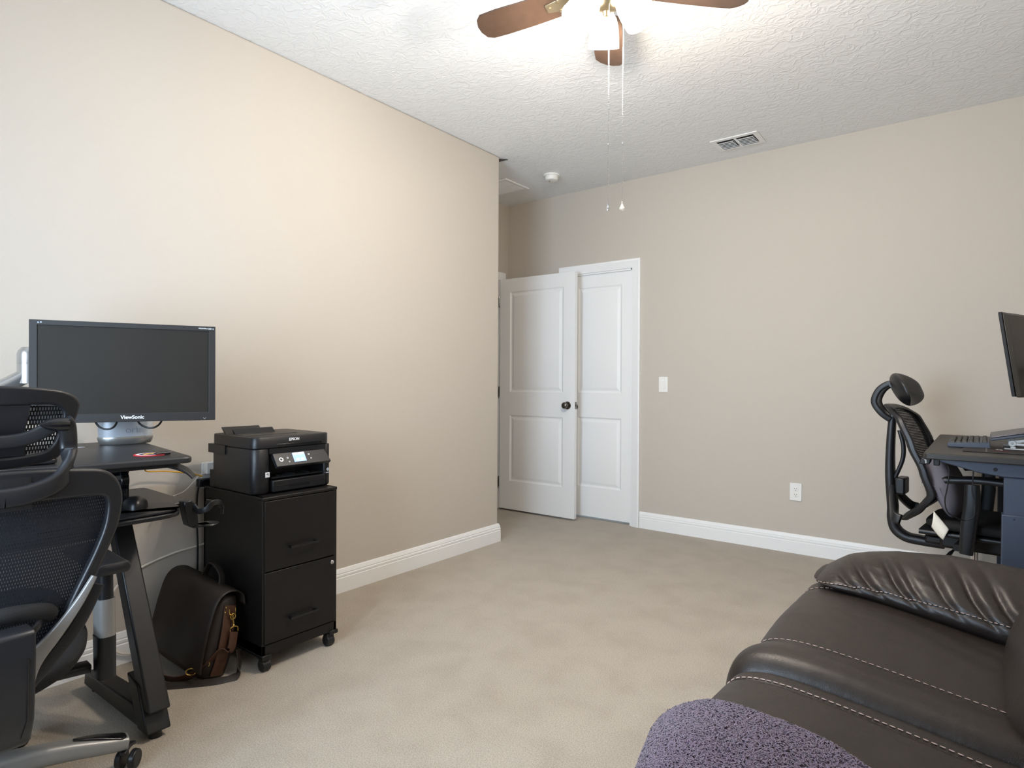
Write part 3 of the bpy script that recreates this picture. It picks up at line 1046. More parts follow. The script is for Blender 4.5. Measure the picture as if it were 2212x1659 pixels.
# lower shelf and tray
TZ = .705
slab([V(-2.27, 1.045, TZ), V(-2.70, 1.060, TZ), V(-2.70, -.15, TZ), V(-2.27, -.19, TZ)], .02, .016, TZ).build('lower_shelf', DESKTOP, dk, bevel=.003)
pts = spline([V(-2.115, -.10, TZ - .004), V(-2.108, .40, TZ - .004), V(-2.110, .78, TZ - .004), V(-2.118, .91, TZ - .004), V(-2.165, .960, TZ - .004), V(-2.265, .968, TZ - .004)], 8)
G().prism([V(p.x, p.y, TZ - .018) for p in pts] + [V(-2.265, -.10, TZ - .018)], (0, 0, .016)).build('keyboard_tray', BLK_PL, dk, bevel=.005, seg=3)
# pivot of the tray between the boards
g = G()
pv = V(-2.33, .80, .835)
g.cyl(pv + V(0, -.05, 0), pv + V(0, .06, 0), .020, n=20)
g.cyl(pv + V(0, .030, -.035), pv + V(0, .055, -.035), .036, n=24)
g.box(pv + V(0, .02, .022), (.05, .11, .045)).box(pv + V(.0, -.03, .0), (.035, .02, .08)).box(pv + V(.02, .085, .02), (.03, .03, .04))
g.cyl(pv + V(0, .0425, -.035), pv + V(0, .0425, -.128), .022, n=16)
g.build('tray_pivot', BLK_GLOSS, dk, bevel=.003)
for yy in (.862, -.55):
    G().hexa([V(-2.135, yy - .036, .09), V(-2.065, yy - .036, .09), V(-2.065, yy + .030, .09), V(-2.135, yy + .030, .09),
              V(-2.445, yy - .034, .690), V(-2.385, yy - .034, .690), V(-2.385, yy + .026, .690), V(-2.445, yy + .026, .690)]).build('leg', BLK_PL, dk, bevel=.006, seg=3)
    ft = G().hexa([V(-2.615, yy - .040, .022), V(-2.09, yy - .034, .022), V(-2.09, yy + .030, .022), V(-2.615, yy + .018, .022),
                   V(-2.605, yy - .040, .072), V(-2.20, yy - .034, .082), V(-2.20, yy + .030, .082), V(-2.605, yy + .018, .072)]).build('foot', BLK_PL, dk, bevel=.006, seg=3)
    ax_ = (V(-2.415, yy, .69) - V(-2.10, yy, .09)).normalized()
    b0 = V(-2.100, yy - .003, .012)
    g = G()
    g.hexa([b0 + V(-.040, -.038, .012), b0 + V(.030, -.038, .012), b0 + V(.030, .036, .012), b0 + V(-.040, .036, .012),
            b0 + ax_ * .19 + V(-.04, -.038, 0), b0 + ax_ * .17 + V(.036, -.038, 0), b0 + ax_ * .17 + V(.036, .036, 0), b0 + ax_ * .19 + V(-.04, .036, 0)])
    g.build('foot_bracket', BLK_PL, dk, bevel=.005, seg=3)
    for xx in (-2.10, -2.58):
        G().cyl(V(xx, yy - .004, 0), V(xx, yy - .004, .024), .020, .017, 16).build('glide', BLK_MATTE, ft)
G().bx(-2.46, -2.40, -.55, .86, .60, .66).build('crossbar', BLK_PL, dk, bevel=.005)

# mouse pad, mouse, cup holder
tag(slab([V(-2.118, .560, 0), V(-2.118, .925, 0), V(-2.18, .975, 0), V(-2.30, .965, 0), V(-2.33, .560, 0)], [.01, .05, .06, .05, .01], .006, TZ + .007).build('mouse_pad', BLK_MATTE, bevel=.002, loc=(-2.22, .78, TZ)),
    'dark rounded mouse pad on the keyboard tray of the left desk', 'mouse pad')
mc = V(-2.262, .860, TZ + .0075)
mo = thing('computer_mouse', mc, 'glossy black computer mouse on the mouse pad', 'computer mouse')
fx, fy = V(-.93, .36, 0), V(-.36, -.93, 0)


def mshape(u, v):
    a = 2 * PI * u
    b = v * PI / 2
    lx, ly, hz = .066, .037, .044
    r = math.cos(b)
    x = math.cos(a) * r
    y = math.sin(a) * r
    z = math.sin(b) ** .8 * (1 - .25 * x) * .9
    return mc + fx * (x * lx) + fy * (y * ly * (1 + .08 * x)) + V(0, 0, z * hz + .001)


G().grid(mshape, 40, 12, cu=True).build('shell', BLK_PL, mo, angle=80)
G().cyl(mc + fx * .034 + fy * -.003 + V(0, 0, .024), mc + fx * .034 + fy * .003 + V(0, 0, .024), .009, n=18).build('scroll_wheel', BLK_MATTE, mo)
ch_ = thing('cup_holder', (-2.20, 1.08, .62), 'black plastic clip-on cup holder beside the keyboard tray', 'cup holder')
def cq(px, py, x=-2.195):
    return at(px, py, 0, x)


g = G().prism([cq(398, 1085), cq(414, 1080), cq(427, 1092), cq(430, 1137), cq(408, 1138), cq(400, 1105)], (-.045, 0, 0))
g.build('clamp', BLK_PL, ch_, bevel=.004)
pts = spline([cq(418, 1091, -2.195), cq(428, 1104, -2.180), cq(446, 1100, -2.155), cq(460, 1087, -2.150), cq(474, 1085, -2.170), cq(481, 1094, -2.215), cq(470, 1088, -2.265), cq(445, 1084, -2.285)], 6)
G().sweep(pts, .020, .006, V(0, 0, 1), .4).sweep([cq(480.5, 1092, -2.205), cq(480, 1110, -2.20)], .018, .005, (1, 0, 0), .4).build('cup_ring', BLK_PL, ch_)
b0 = cq(450, 1131, -2.215)
g = G().lathe([(0, -.003), (.034, -.003), (.036, 0), (.034, .003), (0, .003)], b0, (0, 0, 1), 32).bx(b0.x - .02, b0.x + .02, b0.y - .06, b0.y, b0.z - .003, b0.z + .003)
g.build('cup_base', BLK_PL, ch_)

# monitor ----------------------------------------------------------
mL, mR = V(-2.447, .615, 0), V(-2.219, 1.108, 0)
mu = (mR - mL).normalized()
mn = V(mu.y, -mu.x, 0)                                   # towards the room
mw = (mR - mL).length
z0m, z1m = .997, 1.336
mo_ = thing('computer_monitor', ((mL.x + mR.x) / 2, (mL.y + mR.y) / 2, z0m), 'wide black computer monitor with a dusty dark screen above the left desk', 'monitor')


def mp(s, z, d=0.0):
    return mL + mu * (s * mw) + V(0, 0, z) + mn * d


bz = .0215 / mw
O = [(0, z0m), (1, z0m), (1, z1m), (0, z1m)]
I = [(bz, z0m + .030), (1 - bz, z0m + .030), (1 - bz, z1m - .0165), (bz, z1m - .0165)]
g = G().loft([[mp(*o, -.030), mp(*o, .0), mp(*i, .0), mp(*i, -.004), mp(*i, -.03)] for o, i in zip(O, I)], loop=True, caps=False)
fr = g.build('bezel', BEZEL, mo_, bevel=.0012)
g = G().hexa([mp(.01, z0m + .004, -.045), mp(.99, z0m + .004, -.045), mp(.99, z1m - .004, -.045), mp(.01, z1m - .004, -.045), mp(.01, z0m + .004, -.028), mp(.99, z0m + .004, -.028), mp(.99, z1m - .004, -.028), mp(.01, z1m - .004, -.028)])
g.hexa([mp(.36, 1.05, -.060), mp(.64, 1.05, -.060), mp(.64, 1.28, -.060), mp(.36, 1.28, -.060), mp(.30, 1.02, -.045), mp(.70, 1.02, -.045), mp(.70, 1.31, -.045), mp(.30, 1.31, -.045)])
g.build('back_shell', BLK_PL, mo_, bevel=.003)
g = G().add([mp(*i, -.0035) for i in I], [(0, 1, 2, 3)])
g.build('screen', SCREEN, mo_, smooth=False)
lettering('maker_lettering', 'ViewSonic', .0165, mp(.527, z0m + .0155, .0006), mu, (0, 0, 1), WTEXT, mo_, bold=.0004)
lettering('model_lettering', 'VG2439m-LED', .0070, mp(.938, z1m - .0085, .0006), mu, (0, 0, 1), WTEXT, mo_, align='CENTER', bold=.0001)
for k, (s, z, rz) in enumerate(((.045, z1m - .009, 0), (.058, z1m - .008, 0), (.986, z1m - .009, 0))):
    G().box(mp(s, z, .0004), (.001, .0045, .0045), math.atan2(mu.y, mu.x) + PI / 2).build('badge', GTEXT, mo_, smooth=False)
g = G().sweep([mp(.928, z0m + .0095, .0006), mp(.936, z0m + .004, .0006), mp(.944, z0m + .0095, .0006)], .0018, .0008, mn)
g.build('power_mark', WTEXT, mo_)
for s in (.83, .855, .88, .905):
    G().box(mp(s, z0m + .0005, -.008), (.010, .006, .003), math.atan2(mu.y, mu.x)).build('menu_button', GTEXT, mo_, bevel=.0008)

# monitor arm -------------------------------------------------------
ma = thing('monitor_stand', (-2.60, .30, DZ), 'silver articulated monitor arm behind the left monitor', 'monitor arm')
jt = V(-2.560, .640, 0)
G().lathe([(0, 1.128), (.028, 1.128), (.029, 1.190), (.0285, 1.1915), (.0285, 1.1935), (.029, 1.195), (.029, 1.226), (.026, 1.238), (.016, 1.250), (0, 1.2515)], jt, (0, 0, 1), 32).build('joint', SILVER, ma)
g = G().sweep(spline([jt + V(0, -.010, 1.150), jt + V(-.004, -.06, 1.118), jt + V(-.010, -.17, 1.060), jt + V(-.014, -.26, 1.020)], 6), [.050] * 19, .036, V(.3, 0, 1), .45)
g.build('spring_arm', SILVER, ma)
g = G().tube([jt + V(.0, .0, 1.165), mp(.30, 1.165, -.095), mp(.46, 1.165, -.085)], .014, 12)
g.box(mp(.5, 1.165, -.072), (.10, .024, .10), math.atan2(mu.y, mu.x))
g.build('head_bracket', BLK_PL, ma, bevel=.003)
G().lathe([(0, DZ + .0005), (.055, DZ + .0005), (.055, DZ + .012), (.024, DZ + .016), (.022, 1.045), (0, 1.046)], jt + V(-.014, -.27, 0), (0, 0, 1), 32).build('column', SILVER, ma)
for s0, s1, lab in ((.315, .44, 'left of the two black cable loops under the left monitor'), (.545, .69, 'right of the two black cable loops under the left monitor')):
    p = spline([mp(s0, 1.05, -.064), mp(s0 + .004, .995, -.064), mp((s0 + s1) / 2 - .02, .972, -.060), mp((s0 + s1) / 2 + .03, .973, -.056), mp(s1 - .006, .996, -.064), mp(s1, 1.05, -.064)], 8)
    tag(G().tube(p, .0035, 8).build('monitor_cable', BCABLE, loc=tuple(p[0])), lab, 'cable', 'cables hanging under the left monitor')

# router -------------------------------------------------------------
ro = thing('wifi_router', (-2.545, 1.0, DZ), 'pale silver rounded wifi router standing on the desk behind the left monitor', 'router')


def oval(z, a, b, n=48):
    c0 = V(-2.520, .925, z)
    return [c0 + ey * (a * math.cos(2 * PI * k / n)) + ex * (b * math.sin(2 * PI * k / n)) for k in range(n)]


G().loft([oval(DZ + .0005, .080, .038), oval(DZ + .004, .084, .041), oval(DZ + .022, .090, .046), oval(DZ + .028, .089, .045)]).build('base_band', SILVER, ro)
G().loft([oval(DZ + .0285, .086, .042), oval(DZ + .06, .088, .044), oval(DZ + .14, .087, .042), oval(DZ + .19, .082, .036), oval(DZ + .205, .070, .025), oval(DZ + .210, .045, .012)]).build('body', mat('pale blue grey plastic', (196, 202, 210), .35, metal=.15), ro)
lettering('maker_lettering', 'orbi', .034, V(-2.520, .925, DZ + .053) + ex * .0435 + ey * .018, ey, (0, 0, 1), GTEXT, ro, bold=-.0002)

# small things on the desk --------------------------------------------
pc = V(-2.085, .835, DZ + .0005)
em = thing('embroidered_patch', pc, 'round red, white and gold embroidered patch lying on the left desk', 'patch')
G().lathe([(.040, 0), (.046, 0), (.046, .0022), (.040, .0026)], pc, (0, 0, 1), 40, caps=False).build('red_border', RED, em)
G().lathe([(.031, 0), (.040, 0), (.040, .0024), (.031, .0026)], pc, (0, 0, 1), 40, caps=False).build('white_ring', PATCHW, em)
G().lathe([(0, 0), (.031, 0), (.031, .0024), (0, .0026)], pc, (0, 0, 1), 40).build('dark_field', NAVY, em)
g = G().prism([pc + V(.018, -.020, .0026), pc + V(.006, -.024, .0026), pc + V(-.014, -.004, .0026), pc + V(-.004, .000, .0026), pc + V(-.018, .020, .0026), pc + V(.004, .008, .0026), pc + V(.002, .000, .0026)], (0, 0, .0012))
g.build('gold_emblem', GOLD, em, smooth=False)
tag(G().cyl(dpt(.105, .040, .0055), dpt(.092, .083, .0055), .0052, .0045, 14).build('black_marker', BLK_MATTE, loc=tuple(dpt(.10, .045, 0))), 'short black marker lying against the embroidered patch', 'pen')
pp = at(166, 967, 2, DZ)
tag(G().prism([pp + V(.03, -.045, .0006), pp + V(.012, .022, .0006), pp + V(-.010, .018, .0006), pp + V(-.035, -.05, .0006)], (0, 0, .0006)).build('paper_slip', mat('paper', (236, 234, 236), .7), smooth=False, loc=tuple(pp)), 'small slip of white paper on the left desk behind the chair', 'paper')
lt = thing('laptop', (-2.08, .42, DZ), 'closed black laptop on the left desk behind the chair headrest', 'laptop')
slab([dpt(.055, .335), dpt(.30, .335), dpt(.30, .70), dpt(.055, .70)], .02, .014, DZ + .0165).build('base', BLK_MATTE, lt, bevel=.004, seg=3)
slab([dpt(.052, .332), dpt(.302, .332), dpt(.302, .703), dpt(.052, .703)], .02, .011, DZ + .0285).build('lid', BLK_MATTE, lt, bevel=.004, seg=3)
g = G()
for a, b in ((.08, .36), (.08, .67), (.28, .36), (.28, .67)):
    g = G().cyl(dpt(a, b, .0003), dpt(a, b, .003), .008, n=12)
    g.build('rubber_foot', BLK_GLOSS, lt)

# wall power and cables -------------------------------------------------
pa_ = thing('power_adapter', (XL, 1.36, .76), 'white plug-in power adapter on the left wall behind the printer', 'power adapter')
G().bx(XL + .006, XL + .036, 1.318, 1.395, .725, .778).build('body', PLASTW, pa_, bevel=.004, seg=3)
G().bx(XL, XL + .006, 1.31, 1.385, .66, .775).build('wall_plate', PLASTW, pa_, bevel=.002)
tag(G().bx(XL + .001, XL + .034, 1.288, 1.40, .672, .706).build('power_strip', BLK_PL, bevel=.003, loc=(XL, 1.33, .69)), 'black power strip on the left wall behind the filing cabinet', 'power strip')


def cable(name, pts, r, m, lab, n=8):
    p = spline(pts, n)
    return tag(G().tube(p, r, 8).build(name, m, loc=tuple(p[0])), lab, 'cable')


X_ = XL + .022
cable('white_cable', [(X_ - .01, 1.33, .42), (X_ - .015, 1.303, .411), (X_ - .015, 1.192, .401), (X_ - .01, 1.048, .366), (X_, .956, .304), (X_, .922, .201), (X_ + .005, .935, .115), (X_ + .006, .989, .047), (X_ + .010, 1.137, .012), (X_ + .012, 1.25, .006)], .0048, WCABLE, 'long white cable curving down the left wall behind the desk leg')
cable('black_cable', [(X_ + .012, 1.345, .70), (X_ + .01, 1.300, .70), (X_, 1.286, .657), (X_, 1.281, .556), (X_, 1.286, .411), (X_, 1.284, .28), (X_ + .02, 1.27, .10), (X_ + .03, 1.26, .006)], .0040, BCABLE, 'thin black cable running down beside the filing cabinet')
cable('yellow_cable', [(-2.50, .95, .84), (-2.60, 1.02, .800), (-2.69, 1.065, .770), (-2.70, 1.13, .762), (-2.70, 1.191, .752), (-2.70, 1.25, .738), (-2.70, 1.292, .722)], .0032, YELLOW, 'yellow network cable looping behind the desk towards the printer')
cable('thin_white_cable', [(XL + .03, 1.345, .73), (XL + .03, 1.292, .726), (XL + .03, 1.265, .700), (XL + .025, 1.225, .662), (XL + .03, 1.165, .642), (XL + .05, 1.13, .600), (XL + .05, 1.11, .56)], .0022, WCABLE, 'thin white cable drooping from the wall adapter behind the left desk')

# ================================================================== left office chair (back to the room)
YCH = .370
lc = thing('office_chair', (-2.02, YCH, 0), 'black mesh office chair with silver frame seen from behind at the left desk', 'office chair')


def bp_(y, z, d=0.0, s=1):
    """point on the leaning, wrapped back surface; y = offset from the chair centre line"""
    x = -1.690 + .10 * (z - .60) - .55 * y * y + (.10 * (.62 - z) ** 2 * 4 if z < .62 else 0) * 0
    return V(x + d, YCH + s * y, z)


half_o = [(0, .946), (.13, .938), (.205, .922), (.240, .872), (.238, .80), (.215, .735), (.184, .661), (.146, .570), (.100, .512), (.050, .470), (0, .455)]
half_i = [(0, .872), (.11, .870), (.180, .866), (.206, .850), (.204, .795), (.184, .735), (.152, .665), (.116, .590), (.078, .545), (.040, .512), (0, .502)]


def closed(half, n=5):
    pts = list(half) + [(-y, z) for y, z in half[-2:0:-1]]
    return spline([Vector(p) for p in pts], n, closed=True)


Oo, Ii = closed(half_o), closed(half_i)
G().ring(Oo, Ii, lambda p, d: bp_(p[0], p[1], d), .030).build('back_frame', BLK_MATTE, lc, bevel=.007, seg=3, angle=50)


def netfn(u, v):
    n_ = len(Ii)
    # scanline fill of the inner outline
    z = .503 + (.871 - .503) * v
    hw = 0
    for a, b in zip(half_i[::-1], half_i[::-1][1:]):
        pass
    ys = [abs(Ii[i].lerp(Ii[(i + 1) % n_], (z - Ii[i][1]) / (Ii[(i + 1) % n_][1] - Ii[i][1] or 1e-9))[0]) for i in range(n_) if (Ii[i][1] - z) * (Ii[(i + 1) % n_][1] - z) <= 0]
    hw = max(ys) if ys else .01
    y = (2 * u - 1) * (hw + .006)
    return bp_(y, z, -.006)


def netuv(u, v):
    p = netfn(u, v)
    return (p.y, p.z)


G().grid(netfn, 30, 40, uvs=netuv).build('back_mesh', NET, lc)
# silver yoke each side
for s in (1, -1):
    pts = spline([(.034, .455), (.046, .490), (.066, .522), (.102, .562), (.146, .620), (.178, .675)], 6)
    P3 = [bp_(p[0], p[1], .024, s) for p in pts]
    n_ = len(P3)
    wds = [.062 - .050 * (i / (n_ - 1)) ** .7 for i in range(n_)]
    G().sweep(P3, wds, .012, V(0, -s * .7, .7), .3).build('side_strut', SILVERP, lc)
    pts = spline([(.050, .452), (.100, .505), (.150, .566), (.190, .65)], 6)
    G().sweep([bp_(p[0], p[1], .012, s) for p in pts], .030, .016, V(0, -s * .7, .7), .3).build('lower_rim', BLK_MATTE, lc)
# lumbar roll
G().tube(spline([bp_(-.096, .606, .006), bp_(-.075, .622, .018), bp_(0, .634, .026), bp_(.075, .622, .018), bp_(.094, .606, .006)], 6), [.010] + [.018] * 23 + [.010], 14, squash=1.0).build('lumbar_roll', SEATFAB, lc)
g = G()
for s in (1, -1):
    g.sweep(spline([bp_(.074 * s, .608, .018), bp_(.062 * s, .592, .030), bp_(.045 * s, .582, .034)], 5), .018, .010, (0, 0, 1), .4)
g.build('lumbar_bracket', BLK_MATTE, lc)
# spine cover
g = G()
prof = [(-1.600, .612), (-1.592, .606), (-1.588, .560), (-1.600, .420), (-1.625, .365), (-1.66, .342), (-1.70, .335), (-1.72, .36), (-1.665, .44), (-1.645, .56), (-1.648, .612)]
g.prism([V(x, YCH - .044, z) for x, z in prof], (0, .088, 0))
g.build('spine_cover', BLK_MATTE, lc, bevel=.009, seg=3)
g = G()
for s in (1, -1):
    g.sweep([V(-1.5875, YCH + s * .029, .555), V(-1.5985, YCH + s * .031, .422), V(-1.618, YCH + s * .025, .378)], .003, .003, (0, 1, 0))
g.build('cover_groove', BLK_GLOSS, lc)
# seat
def seatfn(u, v):
    a = 2 * PI * u
    e = .55
    ca, sa = math.cos(a), math.sin(a)
    cx, cy = math.copysign(abs(ca) ** e, ca), math.copysign(abs(sa) ** e, sa)
    k = [0, .6, .94, 1.0, .97, .80, 0][min(int(v * 6 + 1e-6), 6)]
    zz = [.470, .474, .478, .462, .430, .395, .385][min(int(v * 6 + 1e-6), 6)]
    x = -2.03 + .255 * cx * k
    return V(x, YCH + .245 * cy * k, zz + .03 * cy * cy * k + (.02 * (1 - cx) if cx < 0 else -.045 * max(cx, 0) ** 2 * k))


G().grid(seatfn, 48, 6, cu=True).build('seat', SEATFAB, lc, angle=60, sub=1)
G().bx(-2.14, -1.88, YCH - .09, YCH + .09, .335, .395).build('tilt_mechanism', BLK_PL, lc, bevel=.015)
G().sweep(spline([V(-1.93, YCH, .36), V(-1.80, YCH, .345), V(-1.70, YCH, .36), V(-1.645, YCH, .43), V(-1.63, YCH, .55)], 5), .075, .03, (0, 1, 0), .4).build('back_support', BLK_MATTE, lc)
# armrests
for s in (1, -1):
    ya = YCH + s * .275
    g = G().sweep([V(-1.905, ya, .612), V(-1.90, ya, .545)], [.062, .060], .034, (1, 0, 0), .4)
    g.build('arm_column', BLK_PL, lc)
    G().sweep([V(-1.900, ya, .548), V(-1.897, ya, .448)], .066, .040, (1, 0, 0), .35).build('arm_sleeve', SILVERP, lc)
    G().sweep([V(-1.897, ya, .448), V(-1.893, ya, .335)], [.064, .058], .044, (1, 0, 0), .35).build('arm_base', BLK_PL, lc)
    G().sweep([V(-1.95, ya - s * .02, .352), V(-1.96, YCH + s * .09, .362)], .05, .022, (1, 0, 0), .3).build('arm_bracket', BLK_PL, lc)
    pts = spline([V(-1.825, ya, .640), V(-1.86, ya, .640), V(-1.95, ya, .645), V(-2.06, ya, .648), V(-2.09, ya, .644)], 5)
    G().sweep(pts, [.05] + [.082] * (len(pts) - 2) + [.05], [.018] + [.030] * (len(pts) - 2) + [.018], (0, 1, 0), .45).build('arm_pad', BLK_MATTE, lc, bevel=.004)
# headrest
ho = [(0, 1.128), (.09, 1.121), (.135, 1.110), (.158, 1.090), (.156, 1.060), (.142, 1.02), (.134, .985), (.118, .958), (.06, .945), (0, .942)]
hi = [(0, 1.085), (.07, 1.085), (.105, 1.083), (.124, 1.068), (.124, 1.04), (.116, 1.01), (.108, .990), (.090, .976), (.05, .970), (0, .968)]
HO, HI = closed(ho), closed(hi)


def hp_(y, z, d=0.0):
    return V(-1.705 + .22 * (z - 1.03) - 1.0 * y * y + d, YCH + y, z)


G().ring(HO, HI, lambda p, d: hp_(p[0], p[1], d), .022).build('headrest_frame', BLK_MATTE, lc, bevel=.006, seg=3, angle=50)


def hnet(u, v):
    z = .969 + (1.086 - .969) * v
    n_ = len(HI)
    ys = [abs(HI[i].lerp(HI[(i + 1) % n_], (z - HI[i][1]) / (HI[(i + 1) % n_][1] - HI[i][1] or 1e-9))[0]) for i in range(n_) if (HI[i][1] - z) * (HI[(i + 1) % n_][1] - z) <= 0]
    hw = max(ys) if ys else .01
    return hp_((2 * u - 1) * (hw + .004), z, -.004)


G().grid(hnet, 24, 20, uvs=lambda u, v: (hnet(u, v).y, hnet(u, v).z)).build('headrest_mesh', NET2, lc)
G().loft([[hp_(y, z, d) for y, z in ((-.060, 1.086), (.060, 1.086), (.052, 1.03), (.056, .968), (-.056, .968), (-.052, 1.03))] for d in (-.006, .008)]).build('headrest_plate', BLK_MATTE, lc, bevel=.003)
g = G()
g.sweep(spline([hp_(-.092, 1.035, .040), hp_(-.05, 1.012, .034), hp_(0, 1.006, .030), hp_(.05, 1.012, .034), hp_(.092, 1.035, .040)], 6), .030, .016, (0, 0, 1), .4)
g.build('headrest_bar', BLK_MATTE, lc)
for s in (1, -1):
    A, B = hp_(s * .066, 1.042, .055), hp_(s * .118, 1.040, .055)
    G().tube([A, A.lerp(B, .25), A.lerp(B, .6), B], [.003, .011, .0155, .0155], 18).build('pivot_cap', BLK_GLOSS, lc)
    pts = spline([hp_(s * .112, 1.048, .055), hp_(s * .120, 1.035, .055), hp_(s * .128, .990, .048), V(-1.665, YCH + s * .122, .945), V(-1.648, YCH + s * .095, .912), V(-1.640, YCH + s * .045, .894), V(-1.638, YCH, .890)], 6)
    G().sweep(pts, [.034] * 14 + [.042] * (len(pts) - 14), .020, V(0, s * .55, .5) if False else [V(0, s * 1, .15)] * 14 + [V(0, .15 * s, 1)] * (len(pts) - 14), .4).build('headrest_arm', BLK_MATTE, lc)
G().sweep([V(-1.650, YCH, .93), V(-1.648, YCH, .86)], .10, .016, (0, 1, 0), .3).build('neck_bracket', BLK_MATTE, lc)
# base
hub = V(-2.045, .395, 0)
G().cyl(hub + V(0, 0, .10), hub + V(0, 0, .35), .028, .022).build('gas_lift', BLK_PL, lc)
G().cyl(hub + V(0, 0, .085), hub + V(0, 0, .165), .055, .045, 28).build('hub', SILVERP, lc, bevel=.006)
a0 = math.atan2(.720 - .395, -1.989 + 2.045)
for k in range(5):
    a = a0 + 2 * PI * k / 5
    d = V(math.cos(a), math.sin(a), 0)
    sd = V(-d.y, d.x, 0)
    pts = spline([hub + d * .03 + V(0, 0, .128), hub + d * .10 + V(0, 0, .126), hub + d * .20 + V(0, 0, .112), hub + d * .29 + V(0, 0, .092), hub + d * .345 + V(0, 0, .082)], 5)
    n_ = len(pts)
    leg = G().sweep(pts, [.062 - .012 * i / n_ for i in range(n_)], [.062 - .028 * i / n_ for i in range(n_)], sd, .35).build('base_leg', SILVERP, lc, bevel=.002)
    g = G()
    top = spline([hub + d * .215 + V(0, 0, .1345), hub + d * .27 + V(0, 0, .1215), hub + d * .315 + V(0, 0, .1055), hub + d * .341 + V(0, 0, .0975)], 4)
    n_ = len(top)
    g.sweep(top, [.012, .018, .024, .027, .030, .033, .036, .039, .041, .043, .042, .038, .030][:n_], .0075, sd, .45)
    g.build('leg_inlay', BLK_GLOSS, leg)
    cc = hub + d * .335
    ca = G().cyl(cc + V(0, 0, .045), cc + V(0, 0, .082), .010).build('caster', BLK_PL, lc)
    h2 = cc + d * .012
    tr = V(math.cos(a + .9), math.sin(a + .9), 0)
    G().sweep(spline([h2 - sd * .0 + V(0, 0, .062) + tr * .026, h2 + V(0, 0, .066), h2 + V(0, 0, .058) - tr * .028], 4), .018, .010, V(-tr.y, tr.x, 0), .4).build('caster_hood', BLK_PL, ca)
    for q in (-1, 1):
        o_ = V(-tr.y, tr.x, 0)
        G().cyl(h2 + o_ * (q * .010) + V(0, 0, .0285), h2 + o_ * (q * .028) + V(0, 0, .0285), .0285, .026, 24).build('wheel', BLK_PL, ca, bevel=.004)

# ================================================================== right desk group
RZ = .850
rd = thing('sit_stand_desk', (.22, 3.72, 0), 'charcoal height-adjustable desk with square steel legs on the right', 'desk')
RX0, RX1, RY0, RY1 = -.206, .585, 3.118, 4.315
slab([V(RX0, RY0, 0), V(RX1, RY0, 0), V(RX1, RY1, 0), V(RX0, RY1, 0)], .022, .026, RZ).build('desktop', DESKGREY, rd, bevel=.004, seg=3)
for yy in (RY0 + .055, RY1 - .095):
    poly = [V(-.160, yy, RZ - .0262), V(.58, yy, RZ - .0262), V(.58, yy, .806), V(.50, yy, .772), V(.06, yy, .768), V(-.02, yy, .779), V(-.145, yy, .812)]
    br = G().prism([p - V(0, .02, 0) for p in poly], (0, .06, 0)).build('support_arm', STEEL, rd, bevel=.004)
    G().lathe([(0, 0), (.006, 0), (.0068, .0015), (.0055, .003), (.003, .0030), (.0025, .0018), (0, .0018)], V(.035, yy - .020, .797), (0, -1, 0), 20).build('screw', BLK_PL, br)
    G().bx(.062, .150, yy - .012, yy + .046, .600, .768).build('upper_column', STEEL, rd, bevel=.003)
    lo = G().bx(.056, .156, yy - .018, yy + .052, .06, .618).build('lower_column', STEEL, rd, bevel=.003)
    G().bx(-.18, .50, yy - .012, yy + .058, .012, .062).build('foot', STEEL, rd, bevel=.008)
    G().cyl(V(.095, yy - .0175, .603), V(.095, yy - .0192, .603), .0025, n=10).build('set_screw', BLK_PL, lo)
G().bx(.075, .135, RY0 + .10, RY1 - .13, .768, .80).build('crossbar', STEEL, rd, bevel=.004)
hs = G().hexa([V(-.226, RY0 + .050, .796), V(-.186, RY0 + .050, .796), V(-.186, RY0 + .15, .796), V(-.226, RY0 + .15, .796), V(-.214, RY0 + .050, .824), V(-.180, RY0 + .050, .824), V(-.180, RY0 + .15, .824), V(-.214, RY0 + .15, .824)]).build('height_handset', BLK_PL, rd, bevel=.004)
G().box((-.199, RY0 + .0494, .809), (.003, .0012, .016)).box((-.2015, RY0 + .0494, .8155), (.006, .0012, .003)).build('handset_mark', WTEXT, hs, smooth=False)
G().bx(-.172, -.150, RY0 + .04, RY0 + .08, .795, .824).build('cable_clip', BLK_PL, rd, bevel=.003)


def cable2(name, pts, r, m, lab):
    p = spline(pts, 8)
    return tag(G().tube(p, r, 8).build(name, m, loc=tuple(p[0])), lab, 'cable')


cable2('hanging_cable', [at(2048, 1006, 1, 3.22), at(2051, 1020, 1, 3.22), at(2046, 1055, 1, 3.22), at(2041, 1082, 1, 3.22), at(2047, 1106, 1, 3.22), at(2066, 1118, 1, 3.23), at(2082, 1124, 1, 3.25), at(2097, 1121, 1, 3.25), at(2105, 1110, 1, 3.25), at(2105, 1085, 1, 3.25), at(2100, 1060, 1, 3.25), at(2102, 1030, 1, 3.25), at(2103, 1012, 1, 3.25)], .0028, BCABLE, 'black cable hanging in a long loop under the right desk')

